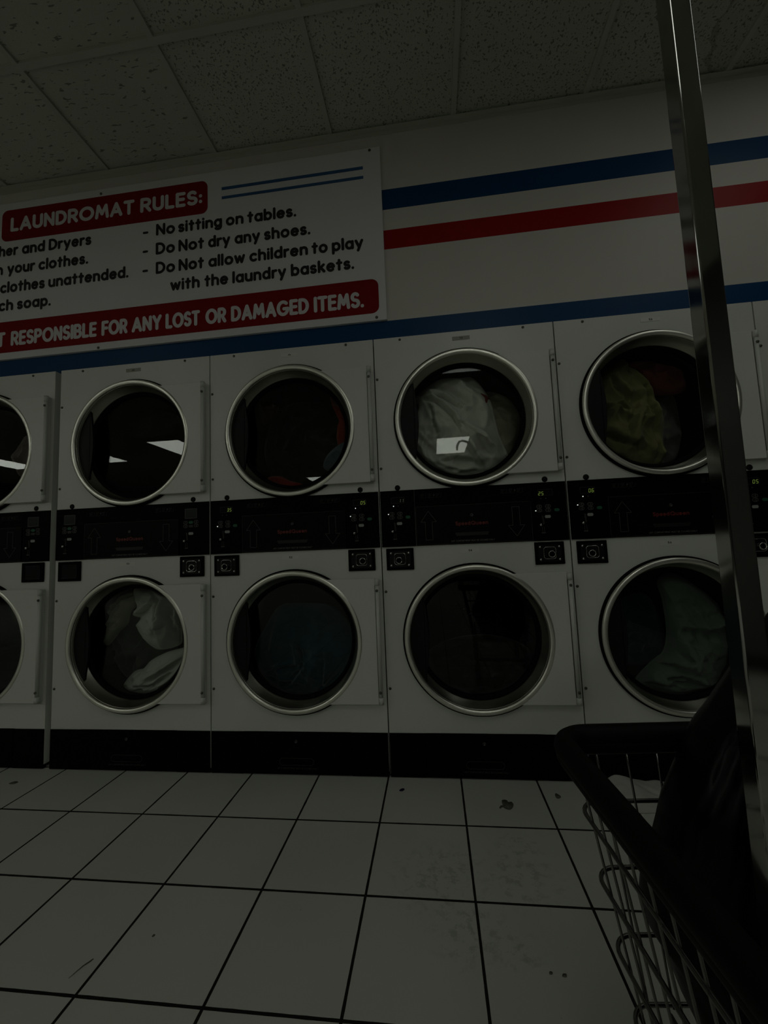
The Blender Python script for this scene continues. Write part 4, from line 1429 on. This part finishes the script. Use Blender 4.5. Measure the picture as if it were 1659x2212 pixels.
def red_mark(sheet):
    """red print on the sheet, laid over its folds"""
    x0, yf, depth = 1.6, 0.075 + 0.060, 0.055
    folds, seed = [(38, 6.0, 0.030), (62, 11.0, 0.014), (-25, 5.0, 0.012)], 1.3
    cx, cz = 0.36, 1.53
    b = closed_spline(D3A, 8)

    def front(x, z):
        a = math.atan2(z - cz, x - cx)
        best = 1e9
        rad = 0.2
        for p in b:
            da = abs((math.atan2(p[1] - cz, p[0] - cx) - a + math.pi) % (2 * math.pi) - math.pi)
            if da < best:
                best = da
                rad = math.hypot(p[0] - cx, p[1] - cz)
        s = min(0.99, math.hypot(x - cx, z - cz) / rad)
        return max(0.0625, yf + depth - depth * (0.25 + 0.75 * math.sqrt(1 - s * s)) - cloth_height(x + x0, z, folds, seed) * (1 - s ** 6))
    q = closed_spline(pp, 3)
    mx = sum(p[0] for p in q) / len(q)
    mz = sum(p[1] for p in q) / len(q)
    vs_ = [(mx, front(mx, mz) - 0.003, mz)]
    fs_ = []
    n = len(q)
    for s in (0.33, 0.66, 1.0):
        for p in q:
            x, z = mx + (p[0] - mx) * s, mz + (p[1] - mz) * s
            vs_.append((x, front(x, z) - 0.0035, z))
    for i in range(n):
        j = (i + 1) % n
        fs_.append((0, 1 + i, 1 + j))
        for k in range(2):
            fs_.append((1 + k * n + i, 1 + (k + 1) * n + i, 1 + (k + 1) * n + j, 1 + k * n + j))
    mb = MB()
    mb.add([(v[0] + x0 - sheet.location.x, v[1] - sheet.location.y, v[2] - sheet.location.z) for v in vs_], fs_, True)
    link('red_print', mb.flat_mesh('red_print', F_RED), sheet, label='small red mark')


red_mark(o)

# ------------------------------------------------------------------ rules sign
SX0, SX1, SZ0, SZ1 = -1.335, 1.665, 2.041, 2.936
sign = thing('rules_sign', 'big white laundromat rules sign with red banners above the dryers', 'sign', (0.165, 0.06, 2.041))


def sp(name, mb_, m, parent=None, bevel=0, flat=False, label=None):
    mb_.v = [(x - 0.165, y - 0.06, z - 2.041) for x, y, z in mb_.v]
    me = mb_.flat_mesh(name, m) if flat else mb_.mesh(name, m, bevel)
    return link(name, me, parent if parent else sign, label=label)


mb = MB()
mb.box(SX0, SX1, 0.046, 0.0595, SZ0, SZ1)
sp('sign_board', mb, M_SIGN, bevel=0.001)


def rrect(x0, x1, z0, z1, r):
    cx, cz = (x0 + x1) / 2, (z0 + z1) / 2
    return [(cx + x, cz + z) for x, z in rr((x1 - x0) / 2, (z1 - z0) / 2, r, 8)]


mb = MB()
mb.prism_y(rrect(-0.432, 0.765, 2.712, 2.893, 0.035), 0.0448, 0.0458)
hp = sp('header_panel', mb, M_RED)
for wd, a, b_ in (('LAUNDROMAT', -0.378, 0.357), ('RULES:', 0.390, 0.736)):
    mb = MB()
    text_ribbons(mb, wd, a, b_, 2.764, 0.083, 0.0185, 0.0443, gap=.32, capseg=12)
    sp('header_lettering', mb, M_LETTER, hp, flat=True)
mb = MB()
mb.prism_y(rrect(-1.300, 1.630, 2.078, 2.250, 0.035), 0.0448, 0.0458)
fp = sp('footer_panel', mb, M_RED)
for wd, a, b_ in (('NOT', -0.566, -0.381), ('RESPONSIBLE', -0.348, 0.154), ('FOR', 0.181, 0.328), ('ANY', 0.351, 0.516), ('LOST', 0.537, 0.723),
                  ('OR', 0.752, 0.863), ('DAMAGED', 0.887, 1.287), ('ITEMS.', 1.311, 1.558)):
    mb = MB()
    text_ribbons(mb, wd, a, b_, 2.112, 0.081, 0.0170, 0.0443, gap=.33, capseg=12)
    sp('footer_lettering', mb, M_LETTER, fp, flat=True)
for z0, z1 in ((2.826, 2.842), (2.776, 2.791)):
    mb = MB()
    mb.box(0.842, 1.578, 0.0448, 0.0458, z0, z1)
    sp('blue_line', mb, M_SBLUE)
LINES = [
    (2.625, (('No', 0.480, 0.586), ('sitting', 0.603, 0.843), ('on', 0.863, 0.958), ('tables.', 0.977, 1.234), ('Washer', -0.600, -0.326), ('and', -0.303, -0.164), ('Dryers', -0.142, 0.111))),
    (2.520, (('Do', 0.479, 0.586), ('Not', 0.605, 0.746), ('dry', 0.767, 0.886), ('any', 0.909, 1.044), ('shoes.', 1.064, 1.304), ('n', -0.462, -0.414), ('your', -0.388, -0.220), ('clothes.', -0.199, 0.095))),
    (2.414, (('Do', 0.480, 0.587), ('Not', 0.606, 0.745), ('allow', 0.768, 0.964), ('children', 0.986, 1.289), ('to', 1.307, 1.389), ('play', 1.409, 1.566), ('clothes', -0.427, -0.157), ('unattended.', -0.137, 0.328))),
    (2.312, (('with', 0.561, 0.722), ('the', 0.746, 0.874), ('laundry', 0.895, 1.176), ('baskets.', 1.199, 1.517), ('much', -0.545, -0.343), ('soap.', -0.320, -0.118))),
]
for z, ws in LINES:
    for wd, a, b_ in ws:
        mb = MB()
        text_ribbons(mb, wd, a, b_, z, 0.066, 0.0142, 0.0450, gap=.31, capseg=10)
        sp('rule_lettering', mb, M_INK, flat=True)
for z in (2.650, 2.545, 2.439):
    mb = MB()
    mb.ribbon([(0.412, z), (0.431, z)], 0.0062, 0.0450, 10)
    sp('rule_dash', mb, M_INK, flat=True)
for x, z in ((0.161, 2.909), (0.164, 2.051), (1.614, 2.923), (1.616, 2.056), (-1.285, 2.923), (-1.285, 2.056)):
    mb = MB()
    mb.lathe_y(x, z, [(0.0001, 0.0415), (0.004, 0.0420), (0.0068, 0.0440), (0.0072, 0.0460)], 14, closed=False)
    sp('sign_screw', mb, M_SCREW)

# ------------------------------------------------------------------ laundry cart with hanger pole
TH = math.radians(4.5)
CU = Vector((math.cos(TH), math.sin(TH), 0))
CV = Vector((math.sin(TH), -math.cos(TH), 0))
CO = Vector((2.002, -1.122, 0))
CW, CL = 0.52, 0.80
CC = CO + CU * (CW / 2) + CV * (CL / 2)
cart = thing('laundry_cart', 'chrome wire laundry cart with thick black rim and a square steel hanger pole', 'laundry cart', (CC.x, CC.y, 0))


def cl(u, v, z):
    p = CO + CU * u + CV * v - CC
    return (p.x, p.y, z)


def inset(z):
    """inward lean of the basket at height z"""
    return 0.0 if z > 0.64 else 0.0255 + 0.17 * (0.562 - z)


def loop(z, r, ins_u, ins_v0, ins_v1, n=7):
    u0, u1, v0, v1 = ins_u, CW - ins_u, ins_v0, CL - ins_v1
    pts = []
    for cu, cv, a0 in ((u0 + r, v0 + r, 180), (u1 - r, v0 + r, 270), (u1 - r, v1 - r, 0), (u0 + r, v1 - r, 90)):
        for i in range(n + 1):
            a = math.radians(a0 + 90 * i / n)
            pts.append(cl(cu + r * math.cos(a), cv + r * math.sin(a), z))
    # straight runs get in-between points
    return pts


mb = MB()
mb.tube(loop(0.66, 0.045, 0.0, 0.0, 0.0, 10), 0.0165, 16, closed=True)
mb.tube([(p[0], p[1], p[2] - 0.010) for p in loop(0.66, 0.045, 0.001, 0.001, 0.001, 10)], 0.0155, 14, closed=True)
link('rim', mb.mesh('cart_rim', M_RUBBER), cart, label='thick black rubber rim')
RAILZ = (0.562, 0.468, 0.374, 0.280)
for z in RAILZ:
    mb = MB()
    mb.tube(loop(z, 0.032, inset(z), -0.004, inset(z)), 0.0031, 10, closed=True)
    link('rail', mb.mesh('cart_rail', M_WIRE), cart)
ZB = 0.280


def upright(u_top, v_top, u_bot, v_bot, kick=0.0):
    pts = []
    for i in range(7):
        t = i / 6
        z = 0.655 + (ZB - 0.655) * t
        f = t if z < 0.60 else t * 1.15
        uu = u_top + (u_bot - u_top) * f
        vv = v_top + (v_bot - v_top) * f
        pts.append(cl(uu, vv, z))
    m_ = MB()
    m_.tube(pts, 0.0018, 8)
    link('wire', m_.mesh('cart_wire', M_WIRE), cart)


iz = inset(ZB)
nv = 20
for i in range(nv):
    v = 0.045 + (CL - 0.09) * i / (nv - 1)
    vb = 0.045 + (CL - 0.09 - iz) * i / (nv - 1)
    upright(0.010, v, iz + 0.0052, vb)
    upright(CW - 0.010, v, CW - iz - 0.0052, vb)
nu = 10
for i in range(nu):
    u = 0.055 + (CW - 0.11) * i / (nu - 1)
    ub = iz + 0.030 + (CW - 2 * iz - 0.06) * i / (nu - 1)
    upright(u, 0.002, ub, 0.0012)
    upright(u, CL - 0.010, ub, CL - iz - 0.0052)
for i in range(9):                          # basket floor
    v = 0.05 + (CL - iz - 0.10) * i / 8
    mb = MB()
    mb.tube([cl(iz, v, ZB - 0.004), cl(CW - iz, v, ZB - 0.004)], 0.0026, 8)
    link('floor_wire', mb.mesh('cart_floor_wire', M_WIRE), cart)
for u in (iz + 0.06, CW / 2, CW - iz - 0.06):
    mb = MB()
    mb.tube([cl(u, 0.0, ZB - 0.010), cl(u, CL - iz, ZB - 0.010)], 0.0034, 8)
    link('floor_wire', mb.mesh('cart_floor_wire', M_WIRE), cart)
# chassis
mb = MB()
mb.tube(loop(0.150, 0.03, iz + 0.01, 0.02, iz + 0.02), 0.011, 10, closed=True)
link('chassis', mb.mesh('cart_chassis', M_WIRE), cart)
for u, v in ((iz + 0.02, 0.05), (CW - iz - 0.02, 0.05), (iz + 0.02, CL - iz - 0.06), (CW - iz - 0.02, CL - iz - 0.06)):
    mb = MB()
    mb.tube([cl(u, v, 0.145), cl(u, v, ZB - 0.006)], 0.009, 10)
    link('leg', mb.mesh('cart_leg', M_WIRE), cart)
    mb = MB()
    p = cl(u, v, 0)
    mb.tube([(p[0], p[1], 0.105), (p[0], p[1], 0.145)], 0.009, 10)
    mb.box(p[0] - 0.018, p[0] - 0.014, p[1] - 0.014, p[1] + 0.014, 0.045, 0.110)
    mb.box(p[0] + 0.014, p[0] + 0.018, p[1] - 0.014, p[1] + 0.014, 0.045, 0.110)
    mb.box(p[0] - 0.018, p[0] + 0.018, p[1] - 0.014, p[1] + 0.014, 0.105, 0.112)
    cs = link('caster', mb.mesh('cart_caster', M_WIRE), cart)
    mb = MB()
    mb.tube([(p[0] - 0.011, p[1], 0.0505), (p[0] + 0.011, p[1], 0.0505)], 0.050, 24)
    link('wheel', mb.mesh('cart_wheel', M_RUBBER), cs)

# square hanger pole, a thin-walled tube seen on its left and front faces
px0, px1, py0, py1 = 2.160, 2.1858, -1.305, -1.279
mb = MB()
r_ = 0.0022
cxp, cyp = (px0 + px1) / 2 - CC.x, (py0 + py1) / 2 - CC.y
prof = [(cxp + x, cyp + y) for x, y in rr((px1 - px0) / 2, (py1 - py0) / 2, r_, 4)]
n = len(prof)
zs = [0.255, 0.5, 0.8, 1.1, 1.4, 1.690]
vv = [(x, y, z) for z in zs for x, y in prof]
ff = []
for k in range(len(zs) - 1):
    for i in range(n):
        j = (i + 1) % n
        ff.append((k * n + i, k * n + j, (k + 1) * n + j, (k + 1) * n + i))
ff += [tuple(range(n - 1, -1, -1)), tuple((len(zs) - 1) * n + i for i in range(n))]
mb.add(vv, ff)
pole = link('hanger_pole', mb.mesh('hanger_pole', M_POLE), cart, label='square polished steel hanger pole')
mb = MB()                                   # cane-shaped hook out of the top of the pole
hk = [(2.172, 1.680), (2.170, 1.705), (2.158, 1.735), (2.132, 1.760), (2.098, 1.772), (2.070, 1.766), (2.054, 1.740), (2.051, 1.722), (2.051, 1.700)]
mb.tube([(x - CC.x, -1.292 - CC.y, z) for x, z in hk], 0.0085, 12)
link('pole_hook', mb.mesh('pole_hook', M_POLE), pole)
mb = MB()                                   # foot plate on the basket floor
mb.box(px0 - 0.02 - CC.x, px1 + 0.02 - CC.x, py0 - 0.02 - CC.y, py1 + 0.02 - CC.y, 0.252, 0.258)
link('foot_plate', mb.mesh('pole_foot_plate', M_WIRE), pole)

# black bag in the cart, leaning on the far end behind the pole
BL = [(0.286, 2.154), (0.3, 2.147), (0.33, 2.137), (0.36, 2.124), (0.39, 2.114), (0.42, 2.103), (0.45, 2.086), (0.48, 2.083), (0.51, 2.088), (0.54, 2.104), (0.57, 2.115), (0.6, 2.125),
      (0.63, 2.142), (0.66, 2.158), (0.69, 2.174), (0.72, 2.2), (0.75, 2.226), (0.78, 2.25), (0.81, 2.275), (0.84, 2.298), (0.87, 2.325), (0.90, 2.36), (0.915, 2.40)]
mb = MB()
nb = 96
rings = []
BX = 2.445
for i in range(len(BL) * 4 - 3):
    t = i / 4
    k = min(int(t), len(BL) - 2)
    f = t - k
    z = BL[k][0] + (BL[k + 1][0] - BL[k][0]) * f
    xl = BL[k][1] + (BL[k + 1][1] - BL[k][1]) * f
    top = max(0.0, (z - 0.60) / 0.34)
    xr = BX + 0.05 * top
    low = max(0.0, (0.36 - z) / 0.10)
    xr -= 0.05 * low
    cx = (xl + xr) / 2
    rx = (xr - xl) / 2
    ry = 0.079 - 0.035 * top ** 2 - 0.015 * low
    ring = []
    for j in range(nb):
        a = 2 * math.pi * j / nb
        c, s = math.cos(a), math.sin(a)
        ex = 0.75
        x = cx + rx * math.copysign(abs(c) ** ex, c)
        yq = ry * math.copysign(abs(s) ** ex, s)
        wr = 0.006 * noise.noise(Vector((x * 18, z * 9, 2.0 + (0 if s < 0 else 9)))) + (0.004 + 0.010 * top) * (1 - abs(math.sin(j * 0.9 + 2.2 * noise.noise(Vector((x * 9, z * 7, 0)))))) ** 2
        ycen = -1.181 + (x - 2.2) * 0.079
        y = ycen + yq - wr * (1 if s < 0 else -0.3)
        y = max(y, -1.272 + (x - 2.17) * 0.05) if 2.13 < x < 2.22 else y
        y = min(y, -1.104 + (x - 2.05) * 0.079)
        ring.append((x, y, z))
    rings.append(ring)
vv = [p for r in rings for p in r]
ff = []
for k in range(len(rings) - 1):
    for j in range(nb):
        jj = (j + 1) % nb
        ff.append((k * nb + j, k * nb + jj, (k + 1) * nb + jj, (k + 1) * nb + j))
ff.append(tuple(range(nb - 1, -1, -1)))
ff.append(tuple((len(rings) - 1) * nb + j for j in range(nb)))
bo = Vector((2.30, -1.18, 0.286))
mb.add([(p[0] - bo.x, p[1] - bo.y, p[2] - bo.z) for p in vv], ff, True)
bag = link('laundry_bag', mb.mesh('laundry_bag', M_BAG), None, bo)
tag(bag, 'black plastic laundry bag standing in the wire cart behind the steel pole', 'bag')

# ------------------------------------------------------------------ things on the floor
mb = MB()                                   # crumpled pale cloth at the foot of the dryers
FX0, FX1, FY0, FY1 = 2.40, 2.86, -0.19, -0.012
nx, ny = 46, 26
top, bot = [], []
for j in range(ny + 1):
    for i in range(nx + 1):
        x = FX0 + (FX1 - FX0) * i / nx
        y = FY0 + (FY1 - FY0) * j / ny
        ex = min(1.0, 6 * min(i / nx, 1 - i / nx))
        ey = min(1.0, 5 * min(j / ny, 1 - j / ny))
        e = math.sqrt(ex * ey)
        ridge = 0.045 * math.exp(-((x - 2.50) / 0.07) ** 2) + 0.020 * math.exp(-((x - 2.64) / 0.06) ** 2) + 0.01
        z = 0.0015 + e * (ridge * (0.55 + 0.45 * j / ny) + 0.012 * abs(noise.noise(Vector((x * 14, y * 20, 3)))))
        wx = 0.012 * noise.noise(Vector((x * 9, y * 9, 5)))
        wy = 0.012 * noise.noise(Vector((x * 9, y * 9, 8))) * (0 if j == ny else 1)
        top.append((x + wx, min(y + wy, -0.010), z + 0.002))
        bot.append((x + wx, min(y + wy, -0.010), 0.0008))
N = len(top)
ff = []
for j in range(ny):
    for i in range(nx):
        a = j * (nx + 1) + i
        ff.append((a, a + 1, a + nx + 2, a + nx + 1))
        ff.append((N + a, N + a + nx + 1, N + a + nx + 2, N + a + 1))
edge = [i for i in range(nx + 1)] + [(j + 1) * (nx + 1) + nx for j in range(ny)] + [ny * (nx + 1) + i for i in range(nx - 1, -1, -1)] + [j * (nx + 1) for j in range(ny - 1, 0, -1)]
for q in range(len(edge)):
    a, b_ = edge[q], edge[(q + 1) % len(edge)]
    ff.append((a, N + a, N + b_, b_))
fo = Vector((2.60, -0.10, 0))
mb.add([(p[0] - fo.x, p[1] - fo.y, p[2]) for p in top + bot], ff, True)
c = link('dropped_cloth', mb.mesh('dropped_cloth', fabric('pale_floor_cloth', (0.55, 0.55, 0.50), 0.12)), None, fo)
tag(c, 'crumpled pale cloth on the floor against the kick panel behind the cart', 'cloth')

M_LINT = mat('grey_lint', (0.15, 0.15, 0.125), 0.95, spec=0.05, var=0.4, vscale=60)
M_SCRAP = mat('blue_scrap', (0.012, 0.014, 0.045), 0.8, spec=0.1)


def scrap(name, x, y, outline, m, label, cat, h=0.0022):
    b = closed_spline(outline, 4)
    n_ = len(b)
    vs_ = [(0, 0, h)] + [(p[0], p[1], h * 0.8 + 0.0006 * noise.noise(Vector((p[0] * 200, p[1] * 200, 1)))) for p in b] + [(p[0], p[1], 0.0002) for p in b]
    fs_ = []
    for i in range(n_):
        j = (i + 1) % n_
        fs_.append((0, 1 + i, 1 + j))
        fs_.append((1 + i, 1 + n_ + i, 1 + n_ + j, 1 + j))
    fs_.append(tuple(1 + n_ + i for i in range(n_ - 1, -1, -1)))
    m_ = MB()
    m_.add(vs_, fs_, True)
    return tag(link(name, m_.mesh(name, m), None, (x, y, 0)), label, cat)


scrap('lint_clump', 2.049, -0.169, [(-.030, -.016), (-.022, -.004), (-.014, -.004), (-.016, .012), (-.012, .030), (.004, .030), (.008, .018), (.020, .020), (.024, .004), (.016, -.016), (.004, -.026), (-.010, -.020), (-.018, -.010), (-.026, -.020)], M_LINT, 'largest grey lint clump on the floor tile, left of the cart', 'lint')
scrap('lint_clump', 2.248, -0.103, [(-.008, -.014), (-.009, .004), (-.003, .016), (.006, .006), (.010, -.004), (.002, -.014)], M_LINT, 'smaller grey lint clump on the tile right beside the cart rim', 'lint')
scrap('paper_scrap', 1.655, -0.091, [(-.010, -.006), (-.004, .006), (.006, .010), (.010, .002), (.002, -.008)], M_SCRAP, 'tiny dark blue scrap on the floor below the dryer with the grey-white sheet', 'scrap')
scrap('lint_clump', -0.055, -0.115, [(-.016, -.008), (-.004, .010), (.016, .004), (.010, -.010)], M_LINT, 'small dark lint fleck on the floor at the far left', 'lint', 0.0015)
scrap('lint_clump', 1.070, -0.752, [(-.003, -.003), (-.002, .003), (.003, .002), (.002, -.003)], M_LINT, 'pinhead-sized dark crumb alone in the middle of a left floor tile', 'crumb', 0.0012)
scrap('lint_clump', 2.041, -0.771, [(-.004, -.003), (-.002, .003), (.004, .002), (.002, -.003)], M_LINT, 'left one of two tiny dark crumbs near the cart', 'crumb', 0.0012)
scrap('lint_clump', 2.069, -0.774, [(-.005, -.003), (-.002, .003), (.005, .003), (.003, -.004)], M_LINT, 'right one of two tiny dark crumbs near the cart', 'crumb', 0.0012)
mb = MB()
mb.tube([(0, 0, .0012), (.006, .016, .0018), (.010, .030, .0012), (.018, .040, .0018), (.021, .047, .0015)], [0.0004, 0.0009, 0.0011, 0.0016, 0.0010], 6)
tag(link('thread', mb.mesh('thread', M_LINT), None, (0.942, -0.868, 0)), 'short dark thread lying on a floor tile at the lower left', 'thread')
